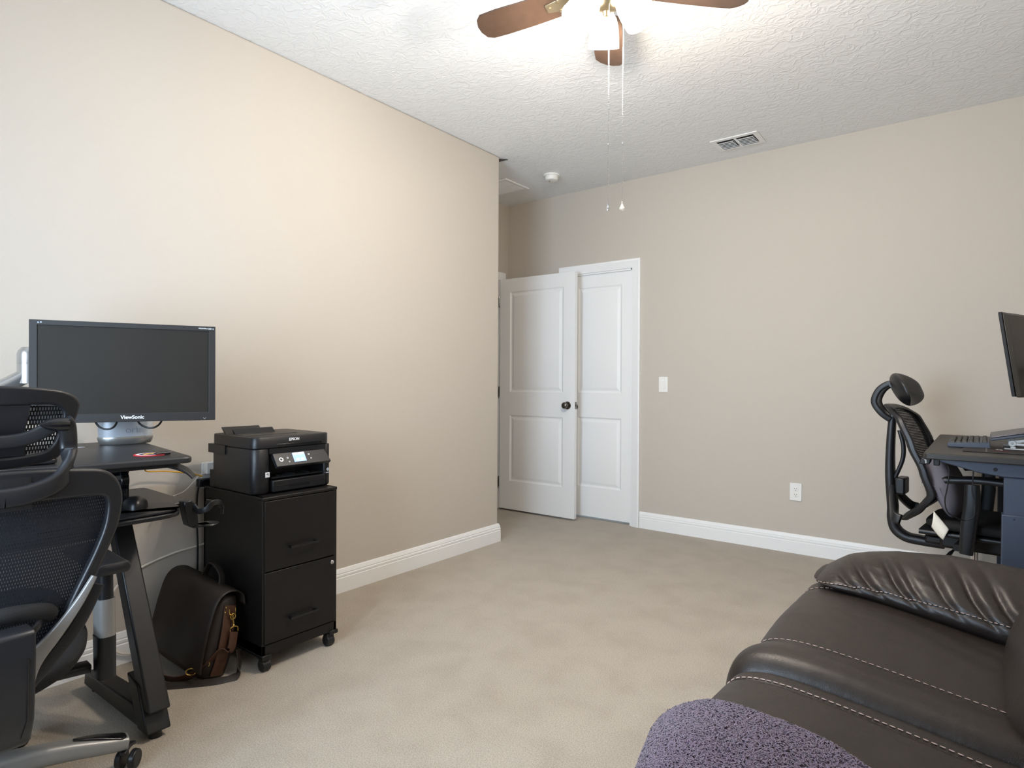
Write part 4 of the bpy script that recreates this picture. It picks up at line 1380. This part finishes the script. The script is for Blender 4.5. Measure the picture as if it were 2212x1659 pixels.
# keyboard
kb = thing('mechanical_keyboard', (-.055, 3.64, RZ), 'dark grey mechanical keyboard on the right desk', 'keyboard')
kx0, kx1, ky0, ky1 = -.136, .020, 3.487, 3.850
tilt = Matrix.Rotation(math.radians(-4), 4, 'Y')
kM = Matrix.Translation((kx0, ky0, RZ + .001)) @ tilt
KW, KL = kx1 - kx0, ky1 - ky0
KEYM = mat('dark keycap', (58, 56, 55), .5, bump=(500, .15, .0003))
KCASE = mat('slate keyboard case', (62, 70, 84), .45)
G(kM).hexa([(0, 0, 0), (KW, 0, -.009), (KW, KL, -.009), (0, KL, 0), (0, 0, .017), (KW, 0, .017), (KW, KL, .017), (0, KL, .017)]).build('case', KCASE, kb, bevel=.002)
RNG = random.Random(3)
rows = 6
pitch = .0225
for r in range(rows):
    xk = .010 + r * pitch + (.006 if r == rows - 1 else 0)
    y = .009
    n_ = 0
    while y < KL - .02 and n_ < 15:
        wk = .0205
        if r == 0 and n_ in (4, 5):
            wk = .052
        elif n_ == 0 and r in (1, 2, 3):
            wk = .026 + .004 * r
        wk = min(wk, KL - .008 - y)
        x0_, x1_ = xk, xk + .0190
        k_ = G(kM).hexa([(x0_, y, .016), (x1_, y, .016), (x1_, y + wk, .016), (x0_, y + wk, .016), (x0_ + .0028, y + .0026, .0265), (x1_ - .0026, y + .0026, .0265), (x1_ - .0026, y + wk - .0026, .0265), (x0_ + .0028, y + wk - .0026, .0265)])
        k_.build('key', KEYM, kb, bevel=.001, seg=1)
        y += wk + .0035
        n_ += 1
tag(slab([V(-.076, 3.288, 0), V(.40, 3.288, 0), V(.40, 3.478, 0), V(-.076, 3.478, 0)], .012, .004, RZ + .0045).build('desk_mat', mat('black desk mat', (38, 35, 35), .7), bevel=.0015, loc=(.16, 3.38, RZ)), 'thin black desk mat in front of the keyboard on the right desk', 'desk mat')
dm = bpy.data.objects['desk_mat']
G().box((.006, 3.383, RZ + .0048), (.006, .184, .0006)).build('mat_stripe', mat('grey print', (92, 90, 88), .7), dm, smooth=False)
g = G().box((.052, 3.425, RZ + .0048), (.018, .006, .0006), .5).box((.045, 3.428, RZ + .0048), (.012, .006, .0006), -.7)
g.box((.058, 3.420, RZ + .0048), (.010, .006, .0006), -.4)
g.build('mat_mark', WTEXT, dm, smooth=False)
G().box((.055, 3.37, RZ + .0047), (.06, .07, .0005)).build('mat_print', mat('dark red print', (64, 26, 28), .7), dm, smooth=False)

# laptop stand and laptop
lsx = thing('laptop_stand', (.16, 3.60, RZ), 'white metal folding laptop stand with round pivots on the right desk', 'laptop stand')
for yy in (3.52, 3.72):
    g = G()
    g.sweep([V(.085, yy, .884), V(.12, yy, .888), V(.36, yy, .950)], .012, .006, (0, 0, 1), .3)
    g.sweep([V(.098, yy - .006, .876), V(.15, yy - .006, .874), V(.34, yy - .006, .866)], .010, .006, (0, 0, 1), .3)
    g.build('stand_arm', PLASTW, lsx)
    pvt = G().cyl(V(.097, yy - .012, .8785), V(.097, yy + .008, .8785), .0135, n=28).build('pivot_disc', PLASTW, lsx, bevel=.001)
    G().cyl(V(.097, yy - .0125, .8785), V(.097, yy - .0135, .8785), .006, n=18).build('pivot_screw', SILVER, pvt)
    G().sweep([V(.07, yy, RZ + .0035), V(.34, yy, RZ + .0035)], .02, .006, (0, 1, 0), .3).build('stand_foot', PLASTW, lsx)
G().sweep([V(.10, 3.52, RZ + .010), V(.10, 3.72, RZ + .010)], .018, .006, (1, 0, 0), .3).build('cross_brace', PLASTW, lsx)
g = G()
for yy in (3.52, 3.72):
    G().sweep([V(.335, yy, RZ + .005), V(.34, yy, .945)], .012, .006, (1, 0, 0), .3).build('upright', PLASTW, lsx)
l2 = thing('notebook_computer', (.15, 3.60, .90), 'closed dark slate laptop raised on the white stand', 'laptop')
A0, B0 = V(.022, 3.455, .889), V(.27, 3.455, .944)
dl = V(0, .33, 0)
nrm = (B0 - A0).cross(dl).normalized()
nrm = nrm if nrm.z > 0 else -nrm
G().hexa([A0, B0, B0 + dl, A0 + dl, A0 + nrm * .011, B0 + nrm * .011, B0 + nrm * .011 + dl, A0 + nrm * .011 + dl]).build('base', KCASE, l2, bevel=.003)
A1, B1 = A0 + nrm * .0125 + V(.004, 0, 0), B0 + nrm * .0125
G().hexa([A1, B1, B1 + dl, A1 + dl, A1 + nrm * .007, B1 + nrm * .007, B1 + nrm * .007 + dl, A1 + nrm * .007 + dl]).build('lid', mat('grey laptop lid', (96, 94, 100), .35, metal=.4), l2, bevel=.0025)

# second monitor, seen from behind its edge
m2 = thing('flat_monitor', (.20, 3.60, RZ), 'thin dark monitor seen edge-on from the back at the right side', 'monitor')
d2_ = V(.37, .93, 0).normalized()
n2_ = V(d2_.y, -d2_.x, 0)                                # back side normal, towards the camera
q0 = V(.052, 3.30, 0)


def m2p(s, z, d=0.0):
    return q0 + d2_ * s + V(.048 * (1.44 - z) / .355, 0, 0) + V(0, 0, z) + n2_ * d


Lm = .70
g = G().hexa([m2p(0, 1.090, -.012), m2p(Lm, 1.09, -.012), m2p(Lm, 1.446, -.012), m2p(0, 1.446, -.012), m2p(0, 1.090, .0), m2p(Lm, 1.09, .0), m2p(Lm, 1.446, .0), m2p(0, 1.446, .0)])
g.build('panel', BLK_PL, m2, bevel=.0015)
G().hexa([m2p(.004, 1.086, .001), m2p(Lm - .004, 1.086, .001), m2p(Lm - .004, 1.444, .001), m2p(.004, 1.444, .001), m2p(.022, 1.088, .014), m2p(Lm - .022, 1.088, .014), m2p(Lm - .022, 1.436, .014), m2p(.022, 1.436, .014)]).build('back_cover', mat('dark olive grey shell', (62, 59, 54), .38), m2, bevel=.004)
G().hexa([m2p(.004, 1.094, -.0125), m2p(Lm - .004, 1.094, -.0125), m2p(Lm - .004, 1.442, -.0125), m2p(.004, 1.442, -.0125), m2p(.004, 1.094, -.0135), m2p(Lm - .004, 1.094, -.0135), m2p(Lm - .004, 1.442, -.0135), m2p(.004, 1.442, -.0135)]).build('screen', SCREEN, m2, smooth=False)
sp = m2p(Lm / 2, 1.2, .014)
G().sweep([sp, V(.43, 3.60, 1.2)], .07, .05, (0, 0, 1), .2).build('stand_mount', BLK_PL, m2)
G().sweep([V(.43, 3.60, RZ + .004), V(.43, 3.60, 1.25)], .06, .035, (0, 1, 0), .3).build('stand_post', BLK_PL, m2)
G().bx(.37, .54, 3.48, 3.72, RZ + .0005, RZ + .009).build('stand_base', BLK_PL, m2, bevel=.003)

# ================================================================== right office chair (faces the desk)
hubr = V(-.035, 3.725, 0)
ry = math.radians(-6)
cM = Matrix.Translation(hubr) @ Matrix.Rotation(ry, 4, 'Z')
rc = thing('task_chair', tuple(hubr), 'black mesh office chair with tilted headrest pulled up to the right desk', 'office chair')


def rb(y, z, d=0.0):
    """back frame surface, local: x forward"""
    zz = [(.42, -.235), (.46, -.205), (.53, -.150), (.61, -.105), (.718, -.140), (.84, -.190), (.97, -.235), (1.012, -.270), (1.045, -.300)]
    x = zz[0][1]
    for (za, xa), (zb_, xb) in zip(zz, zz[1:]):
        if z >= za:
            t = min(1, (z - za) / (zb_ - za))
            t = t * t * (3 - 2 * t) * .5 + t * .5
            x = xa + (xb - xa) * t
    return V(x + .8 * y * y - .075 + d, y, z)


ro_ = [(0, .994), (.09, .990), (.165, .968), (.212, .920), (.234, .83), (.240, .73), (.238, .63), (.222, .545), (.17, .485), (.09, .452), (0, .445)]
ri_ = [(0, .970), (.08, .966), (.145, .947), (.188, .903), (.206, .825), (.211, .73), (.208, .635), (.190, .565), (.145, .518), (.08, .490), (0, .482)]
lift = lambda z: z + .042 * max(0, min(1, (z - .55) / .35))
ro_ = [(y, lift(z)) for y, z in ro_]
ri_ = [(y, lift(z)) for y, z in ri_]
RO, RI = closed(ro_), closed(ri_)
G(cM).ring(RO, RI, lambda p, d: rb(p[0], p[1], d), .034).build('back_frame', BLK_MATTE, rc, bevel=.009, seg=3, angle=50)


def rnet(u, v):
    z = .483 + (1.011 - .483) * v
    n_ = len(RI)
    ys = [abs(RI[i].lerp(RI[(i + 1) % n_], (z - RI[i][1]) / (RI[(i + 1) % n_][1] - RI[i][1] or 1e-9))[0]) for i in range(n_) if (RI[i][1] - z) * (RI[(i + 1) % n_][1] - z) <= 0]
    hw = max(ys) if ys else .01
    return rb((2 * u - 1) * (hw + .006), z, .004)


G(cM).grid(rnet, 24, 40, uvs=lambda u, v: (rnet(u, v).y, rnet(u, v).z)).build('back_mesh', NET, rc)
# spine: upright behind the back, curving under the seat, with two braces to the frame
pts = spline([(-.345, 0, .995), (-.352, 0, .93), (-.358, 0, .80), (-.358, 0, .68), (-.352, 0, .58), (-.345, 0, .50), (-.345, 0, .44), (-.330, 0, .385), (-.285, 0, .352), (-.22, 0, .345), (-.12, 0, .345)], 6)
n_ = len(pts)
G(cM).sweep(pts, [.05 + .03 * min(1, i / 20) for i in range(n_)], [.030 + .016 * min(1, i / 30) for i in range(n_)], (0, 1, 0), .4).build('spine', BLK_MATTE, rc)
for s in (1, -1):
    if s == 1:
        G(cM).sweep(spline([(-.318, 0, .90), (-.300, 0, .82), (-.305, 0, .74), (-.345, 0, .63)], 6), .034, .018, (0, 1, 0), .4).build('brace', BLK_MATTE, rc)
    G(cM).sweep(spline([(-.345, s * .03, .60), (-.325, s * .11, .535), (-.30, s * .19, .485), (-.27, s * .205, .475)], 6), .050, .022, (0, .3, 1), .4).build('brace', BLK_MATTE, rc)
g = G(cM).box((-.305, 0, .615), (.045, .11, .085))
g.build('lumbar_unit', BLK_PL, rc, bevel=.008)
# headrest
for s in (1, -1):
    pts = spline([(-.355, s * .035, .955), (-.395, s * .045, .99), (-.425, s * .05, 1.045), (-.405, s * .052, 1.105), (-.365, s * .052, 1.138), (-.325, s * .052, 1.142)], 6)
    G(cM).sweep(pts, .020, .030, (0, 1, 0), .4).build('headrest_arm', BLK_MATTE, rc)
G(cM).cyl((-.335, -.068, 1.140), (-.335, .068, 1.140), .020, n=24).build('headrest_pivot', BLK_PL, rc)
g = G(cM).cyl((-.335, -.0685, 1.140), (-.335, -.0715, 1.140), .006, n=18)
g.build('pivot_screw', SILVERP, rc)
G(cM).sweep([(-.325, 0, 1.130), (-.300, 0, 1.065)], .075, .014, (0, 1, 0), .3).build('headrest_slider', SILVER, rc)


def hr(y, z, d=0.0):
    t = (z - 1.115) / .08
    x = -.335 + 2.3 * y * y + .022 * t * t - .030 * t
    return V(x + d, y, z)


def hrpad(u, v):
    a = 2 * PI * u
    e = .62
    ca, sa = math.cos(a), math.sin(a)
    cy, cz = math.copysign(abs(ca) ** e, ca), math.copysign(abs(sa) ** e, sa)
    kk = [0, .55, .86, 1.0, 1.0, .86, 0][round(v * 6)]
    dd = [-.022, -.020, -.014, -.004, .012, .024, .034][round(v * 6)]
    y = .180 * cy * kk
    z = 1.112 + .086 * cz * kk * (1 - .25 * cy * cy)
    return hr(y, z, dd)


G(cM).grid(hrpad, 44, 6, cu=True).build('headrest_pad', BLK_MATTE, rc, sub=1, angle=60)
# seat, mechanism, arms, base
def rseat(u, v):
    a = 2 * PI * u
    e = .5
    ca, sa = math.cos(a), math.sin(a)
    cx, cy = math.copysign(abs(ca) ** e, ca), math.copysign(abs(sa) ** e, sa)
    i = round(v * 6)
    k = [0, .6, .95, 1.0, .985, .90, 0][i]
    zz = [.478, .482, .492, .478, .452, .440, .438][i]
    return V(.06 + .245 * cx * k, .250 * cy * k, zz + .012 * cy * cy * k - .03 * max(cx, 0) ** 3 * k)


G(cM).grid(rseat, 48, 6, cu=True).build('seat', SEATFAB, rc, sub=1, angle=60)
G(cM).sweep([(-.19, 0, .435), (.27, 0, .435)], .46, .024, (0, 1, 0), .4).build('seat_pan', BLK_PL, rc)
G(cM).box((0, 0, .378), (.26, .16, .075)).box((-.14, 0, .365), (.12, .10, .045)).build('tilt_mechanism', BLK_PL, rc, bevel=.014)
for s in (1, -1):
    G(cM).sweep([(.022, s * .285, .690), (.022, s * .288, .60), (.012, s * .288, .50), (.002, s * .286, .375)], [.056, .062, .064, .052], .040, (1, 0, 0), .4).build('arm_post', STEEL if False else BLK_PL, rc)
    G(cM).sweep([(-.02, s * .27, .392), (-.01, s * .10, .40)], .06, .03, (1, 0, 0), .3).build('arm_bracket', BLK_PL, rc)
    pts = spline([(-.080, s * .285, .698), (-.06, s * .285, .703), (.05, s * .285, .712), (.16, s * .285, .708), (.20, s * .285, .698)], 5)
    G(cM).sweep(pts, [.05] + [.085] * (len(pts) - 2) + [.05], [.016] + [.028] * (len(pts) - 2) + [.016], (0, 1, 0), .4).build('arm_pad', BLK_MATTE, rc)
G(cM).cyl((0, 0, .20), (0, 0, .345), .014, n=20).build('gas_lift', CHROME, rc)
G(cM).cyl((0, 0, .09), (0, 0, .205), .027, .025, n=24).build('lift_sleeve', BLK_PL, rc)
pts = spline([(-.06, -.06, .352), (-.075, -.10, .335), (-.105, -.135, .300), (-.155, -.155, .292)], 5)
G(cM).tube(pts, [.006] * 6 + [.009] * (len(pts) - 6), 10).build('tilt_lever', BLK_PL, rc)
G(cM).cyl((0, 0, .07), (0, 0, .125), .045, .035, n=24).build('hub', BLK_PL, rc)
for k in range(5):
    a = .3 + 2 * PI * k / 5
    d = V(math.cos(a), math.sin(a), 0)
    sd = V(-d.y, d.x, 0)
    pts = [d * .03 + V(0, 0, .095), d * .16 + V(0, 0, .092), d * .30 + V(0, 0, .075)]
    G(cM).sweep(pts, [.05, .044, .034], [.044, .036, .026], sd, .35).build('base_leg', BLK_PL, rc)
    cc = d * .295
    ca = G(cM).cyl(cc + V(0, 0, .040), cc + V(0, 0, .07), .009).build('caster', BLK_PL, rc)
    for q in (-1, 1):
        G(cM).cyl(cc + sd * (q * .006) + V(0, 0, .026), cc + sd * (q * .026) + V(0, 0, .026), .026, n=22).build('wheel', BLK_PL, ca, bevel=.003)

# lumbar cushion with its tag
cu_ = thing('lumbar_cushion', tuple(cM @ V(-.12, 0, .50)), 'grey lumbar cushion resting between the seat and back of the right chair', 'cushion')


def cush(u, v):
    a = 2 * PI * u
    ca, sa = math.cos(a), math.sin(a)
    # section in x,z ; v runs across the chair
    q_ = math.sin(PI / 2 * (2 * v - 1))
    y = .212 * q_ * (1 - .22 * max(0, math.sin(2 * PI * u)))
    k = max(0.0004, 1 - abs(q_) ** 5) ** .5
    zc, hz = .655, .160
    z = zc + hz * sa * k
    t = sa
    back = -.067 - .040 * t
    thick = .098 * (1 - .4 * max(t, 0) ** 2 - .2 * max(-t, 0) ** 3)
    x = back + (.5 + .5 * ca) * thick * k - .085
    return V(x, y, z)


G(cM).grid(cush, 48, 48, cu=True).build('cushion_body', GREYFAB, cu_, angle=70)
tg = [at(2017, 1104, 1, 3.50), at(2050, 1143, 1, 3.50), at(2040, 1166, 1, 3.505), at(2010, 1138, 1, 3.505)]


def tagfn(u, v):
    p = tg[0].lerp(tg[1], u).lerp(tg[3].lerp(tg[2], u), v)
    return p + V(.004 * math.sin(3 * u + 2 * v), -.012 * math.sin(PI * v) - .008 * u, -.004 * math.sin(PI * u))


G().grid(tagfn, 10, 10).build('cloth_tag', CREAM, cu_, solid=.0012)

# ================================================================== sofa in the foreground (faces the left wall)
so = thing('sofa', (.10, 1.40, 0), 'dark brown leather reclining sofa with tan contrast stitching in the foreground', 'sofa')


def interp(tab, x):
    if x <= tab[0][0]:
        return tab[0][1]
    for (a, b), (c, d) in zip(tab, tab[1:]):
        if x <= c:
            t = (x - a) / (c - a)
            return b + (d - b) * t
    return tab[-1][1]


# seat profile from the foot of the front, over the crest, to the backrest
SEATP = spline([(-.450, .060), (-.462, .16), (-.472, .28), (-.478, .37), (-.474, .425), (-.457, .468), (-.424, .492), (-.36, .502), (-.26, .497), (-.12, .480), (.02, .462), (.14, .452), (.24, .45)], 6)


def seat_pt(s):
    i = s * (len(SEATP) - 1)
    a = int(min(i, len(SEATP) - 2))
    return SEATP[a].lerp(SEATP[a + 1], i - a)


def seat_nrm(s):
    a, b = seat_pt(max(0, s - .01)), seat_pt(min(1, s + .01))
    t = (b - a).normalized()
    return Vector((-t.y, t.x))


FOLD, ST_A, ST_B = 1.448, 1.625, 1.385


def seat_A(s, y):
    """far cushion, from the fold to the arm"""
    p = seat_pt(s)
    n = seat_nrm(s)
    d = .0
    e = y - FOLD
    d += .020 * math.exp(-((e - .075) / .070) ** 2)                  # padded bolster beside the fold
    if e < .045:
        d -= .050 * (1 - math.sqrt(max(0, 1 - ((.045 - e) / .045) ** 2)))
    d -= .0045 * math.exp(-((y - ST_A) / .007) ** 2)                 # stitched seam
    d -= .0045 * math.exp(-((y - 2.125) / .007) ** 2)
    d += .006 * math.sin(PI * min(1, max(0, (y - ST_A) / .48)))
    w_ = max(0, s - .45)
    d += .0022 * w_ * math.sin(60 * y + 9 * math.sin(5 * p.x)) * math.exp(-((y - 1.95) / .12) ** 2)
    d += .0016 * noise.noise(Vector((p.x * 6, y * 14, p.y * 6)))
    d += .010 * max(0, s - .55) * noise.noise(Vector((p.x * 9 - y * 6, y * 9, 3.3))) * math.exp(-((y - 1.52) / .10) ** 2)
    return V(p.x + n.x * d, y, p.y + n.y * d)


def seat_B(s, y):
    p = seat_pt(s)
    n = seat_nrm(s)
    e = FOLD + .018 - y
    d = -.004
    if e < .05:
        d -= .022 * (1 - e / .05) ** 2
    d -= .0050 * math.exp(-((y - ST_B) / .007) ** 2)
    d += .012 * math.sin(PI * min(1, max(0, (ST_B - y) / .62)))
    d += .0018 * noise.noise(Vector((p.x * 6, y * 12, p.y * 6)))
    d += .012 * max(0, s - .55) * noise.noise(Vector((p.x * 8 - y * 7, y * 8, 1.3))) * math.exp(-((y - 1.25) / .16) ** 2)
    c_ = max(0, min(1, (1.10 - y) / .20)) * max(0, min(1, (.60 - s) / .25))      # rounded front corner
    return V(p.x + n.x * d + .055 * c_, y, p.y + n.y * d)


sA = G().grid(lambda u, v: seat_A(u, FOLD + (2.20 - FOLD) * v), 110, 150).build('seat_cushion', LEATHER, so, angle=80)
sB = G().grid(lambda u, v: seat_B(u, .62 + (FOLD + .018 - .62) * v), 90, 130).build('seat_cushion', LEATHER, so, angle=80)


def stitches(fn, parent, pitch=.0150, length=.0104, r=.0010, lift=.0012):
    """row of thread dashes along fn(t)->(point, normal)"""
    pts = [fn(i / 1500) for i in range(1501)]
    g = G()
    acc, nxt = 0, 0
    cur = []
    last = pts[0]
    for p in pts[1:]:
        seg = (p[0] - last[0]).length
        acc += seg
        ph = acc % pitch
        if ph < length:
            cur.append(p[0] + p[1] * lift)
        else:
            if len(cur) > 1:
                g.tube([cur[0] - pts[0][1] * .0008, cur[len(cur) // 2], cur[-1] - pts[0][1] * .0008] if len(cur) > 2 else cur, [r * .7, r, r * .7] if len(cur) > 2 else r, 6)
            cur = []
        last = p
    return g.build('stitching', THREAD, parent)


def on(fn, y, s0, s1):
    def f(t):
        s = s0 + (s1 - s0) * t
        p = fn(s, y)
        n = seat_nrm(s)
        return p, V(n.x, 0, n.y)
    return f


stitches(on(seat_A, ST_A + .008, .25, .95), sA)
stitches(on(seat_A, 2.133, .30, .95), sA)
stitches(on(seat_B, ST_B + .008, .25, .95), sB, .0135, .0098, .0013)


def crest_z(x):
    return interp([(-.43, .525), (-.40, .548), (-.36, .570), (-.30, .590), (-.22, .606), (-.08, .618), (.06, .612), (.20, .60), (.40, .59)], x)


def arm_sec(x):
    zb = interp([(-.42, .512), (-.38, .508), (-.20, .488), (.05, .460), (.40, .45)], x)
    zc = crest_z(x)
    q = max(0, min(1, (x + .425) / .085))
    k = math.sqrt(max(0, 1 - (1 - q) ** 2))                            # rounded nose
    h = (zc - zb) * (.30 + .70 * k)
    yc = 2.265
    base = [(2.118, -.05), (2.094, .07), (2.086, .20), (2.092, .34), (2.106, .48), (2.134, .65), (2.175, .84), (2.225, .96), (2.275, 1.0), (2.33, .96), (2.385, .78), (2.425, .48), (2.440, .15), (2.435, -.25)]
    inw = .045 * max(0, min(1, (x + .25) / .30))
    return [(yc + (y - yc) * (.60 + .40 * k) - inw * max(0, min(1, (2.275 - y) / .15)), zb + f * h) for y, f in base]


CR = [(-.345, .55, .012), (-.285, .65, .013), (-.205, .60, .016), (-.165, .55, .008), (-.095, .62, .011), (-.02, .6, .015), (.045, .6, .012)]


def arm_pt(u, v):
    x = -.425 + .86 * u ** 1.25
    sec = spline(arm_sec(x), 6)
    i = v * (len(sec) - 1)
    a = int(min(i, len(sec) - 2))
    p = sec[a].lerp(sec[a + 1], i - a)
    q0, q1 = sec[max(0, a - 1)], sec[min(len(sec) - 1, a + 2)]
    t = (q1 - q0).normalized()
    nx = Vector((-t.y, t.x))
    if nx.dot(Vector((p.x - 2.27, p.y - .50))) < 0:
        nx = -nx
    d = 0
    w_ = math.exp(-((v - .36) / .16) ** 2) * max(0, min(1, (x + .395) / .07))
    for xc, sl, am in CR:
        e = x - xc + (v - .36) * .26
        d -= am * w_ * math.exp(-(e / .011) ** 2)
        d += .4 * am * w_ * math.exp(-((e - .026) / .018) ** 2)
    d += .0025 * w_ * noise.noise(Vector((x * 26 + v * 20, v * 14, 2.0)))
    d -= .0035 * math.exp(-((v - .222) / .010) ** 2)
    return V(x, p.x + nx.x * d, p.y + nx.y * d)


ar = G().grid(arm_pt, 170, 130).build('armrest', LEATHER, so, angle=80)
nose = [arm_pt(0, k / 26) for k in range(27)]
nc = sum(nose, V(0, 0, 0)) / 27
G().loft([nose, [nc.lerp(p, .88) + V(-.008, 0, 0) for p in nose], [nc.lerp(p, .6) + V(-.014, 0, 0) for p in nose], [nc.lerp(p, .05) + V(-.017, 0, 0) for p in nose]], closed=False).build('arm_front', LEATHER, ar, angle=80)


def arm_st(t):
    u = .03 + .82 * t
    p = arm_pt(u, .235)
    q = arm_pt(u, .235 + .01)
    n = V(1, 0, 0).cross(q - p).normalized()
    if n.z < 0 and n.y > 0:
        n = -n
    return p, V(0, -.9, .45)


stitches(arm_st, ar, .0128, .0085, .0011, .0010)
# lower arm body: front rounded like the seat front
g = G()


def armbody(u, v):
    p = seat_pt(u * .93)
    y = 2.10 + .34 * v
    zc = p.y - .018 if u > .3 else p.y
    return V(p.x + .004 + .03 * max(0, v - .8) * 5 * (v - .8) * 5 * .3, y, zc - .02 * max(0, v - .75) * 4)


g.grid(armbody, 60, 24)
g.build('arm_base', LEATHER, so, angle=80)
G().bx(-.46, .42, 2.42, 2.437, .05, .46).build('arm_side', LEATHER, so, bevel=.006)
# near arm, outside the picture
G().sweep(spline([V(-.42, .46, .50), V(-.36, .46, .555), V(-.2, .46, .585), V(.1, .46, .60), V(.4, .46, .60)], 6), .32, .12, (0, 1, 0), .48).build('armrest', LEATHER, so)
G().bx(-.46, .42, .32, .61, .05, .50).build('arm_base', LEATHER, so, bevel=.03, seg=4)


def back(y0, y1):
    cy, hy = (y0 + y1) / 2, (y1 - y0) / 2

    def fn(u, v):
        a = 2 * PI * u
        b = PI * (v - .5)
        e1, e2 = .42, .55
        ca, sa, cb_, sb = math.cos(a), math.sin(a), math.cos(b), math.sin(b)
        f = lambda q, e: math.copysign(abs(q) ** e, q)
        x = f(ca, e1) * f(cb_, e2)
        y = f(sa, e1) * f(cb_, e2)
        z = f(sb, e2)
        X = .150 + .165 * x + .29 * (z * .5 + .5)
        return V(X, cy + hy * y, .71 + .295 * z)
    return G().grid(fn, 64, 36, cu=True).build('back_cushion', LEATHER, so, angle=80)


back(1.432, 2.095)
back(.640, 1.432)
G().bx(.30, .46, .34, 2.42, .05, .90).build('back_frame', LEATHER, so, bevel=.03, seg=4)
G().bx(-.44, .44, .36, 2.40, .03, .30).build('sofa_frame', BLK_LAM, so)
for xx in (-.40, .40):
    for yy in (.42, 2.34):
        G().cyl(V(xx, yy, 0), V(xx, yy, .055), .022, .026, 16).build('sofa_foot', BLK_PL, so)

# ------------------------------------------------------------------ purple plush throw on the near seat
EDGE = [(-.56, 1.03), (-.498, 1.05), (-.480, 1.075), (-.465, 1.110), (-.440, 1.146), (-.395, 1.172), (-.345, 1.184), (-.28, 1.190), (-.215, 1.178), (-.14, 1.145), (-.06, 1.10), (.04, 1.04), (.20, .96)]


def thr(u, v, lift=0.0):
    s = .10 + .80 * u
    p = seat_pt(s)
    n = seat_nrm(s)
    # arc position: hanging part keeps the corner edge
    xk = p.x if s > .36 else -.480 - .03 * (.36 - s) / .26
    ye = interp(EDGE, xk) + .006 * math.sin(26 * u)
    y = ye - (ye - .64) * v
    dist = ye - y
    e = min(1, dist / .038)
    h = .012 + .034 * math.sqrt(max(0, 1 - (1 - e) ** 2))
    h += .007 * noise.noise(Vector((p.x * 7, y * 7, p.y * 5))) * e
    q = seat_B(s, y)
    h = h * (.78 if s > .42 else .78 - .5 * (.42 - s) / .32) + lift
    return V(q.x + n.x * h, y - (.012 * (1 - e) if dist < .04 else 0), q.z + n.y * h)


bl = G().grid(thr, 130, 90).build('throw_blanket', PURPLE, angle=80, loc=(-.25, .95, .5))
tag(bl, 'fluffy purple plush throw blanket over the near seat of the leather sofa', 'blanket')
RB = random.Random(11)
vs, fs = [], []
for i in range(88000):
    u, v = RB.random(), RB.random() ** 1.25
    p = thr(u, v)
    a, b = thr(min(1, u + .006), v), thr(u, min(1, v + .006))
    n = (a - p).cross(b - p)
    if n.length < 1e-12:
        continue
    n.normalize()
    if n.z < 0 and p.z > .45:
        n = -n
    if p.z <= .45 and n.x > 0:
        n = -n
    r1 = V(RB.uniform(-1, 1), RB.uniform(-1, 1), RB.uniform(-1, 1))
    t = (r1 - n * r1.dot(n)).normalized()
    w_ = n.cross(t)
    L = RB.uniform(.0045, .009)
    k = RB.uniform(.0006, .0011)
    m1 = p + n * L * .55 + t * L * .25
    m2_ = p + n * L * .62 + t * L * .95
    b0 = len(vs)
    vs += [p - w_ * k - n * .001, p + w_ * k - n * .001, m1 + w_ * k, m1 - w_ * k, m2_ + w_ * k * .6, m2_ - w_ * k * .6]
    fs += [(b0, b0 + 1, b0 + 2, b0 + 3), (b0 + 3, b0 + 2, b0 + 4, b0 + 5)]
g = G()
g.v, g.f = vs, fs
pile = g.build('plush_pile', PILE, bl, smooth=False)
pile['kind'] = 'stuff'
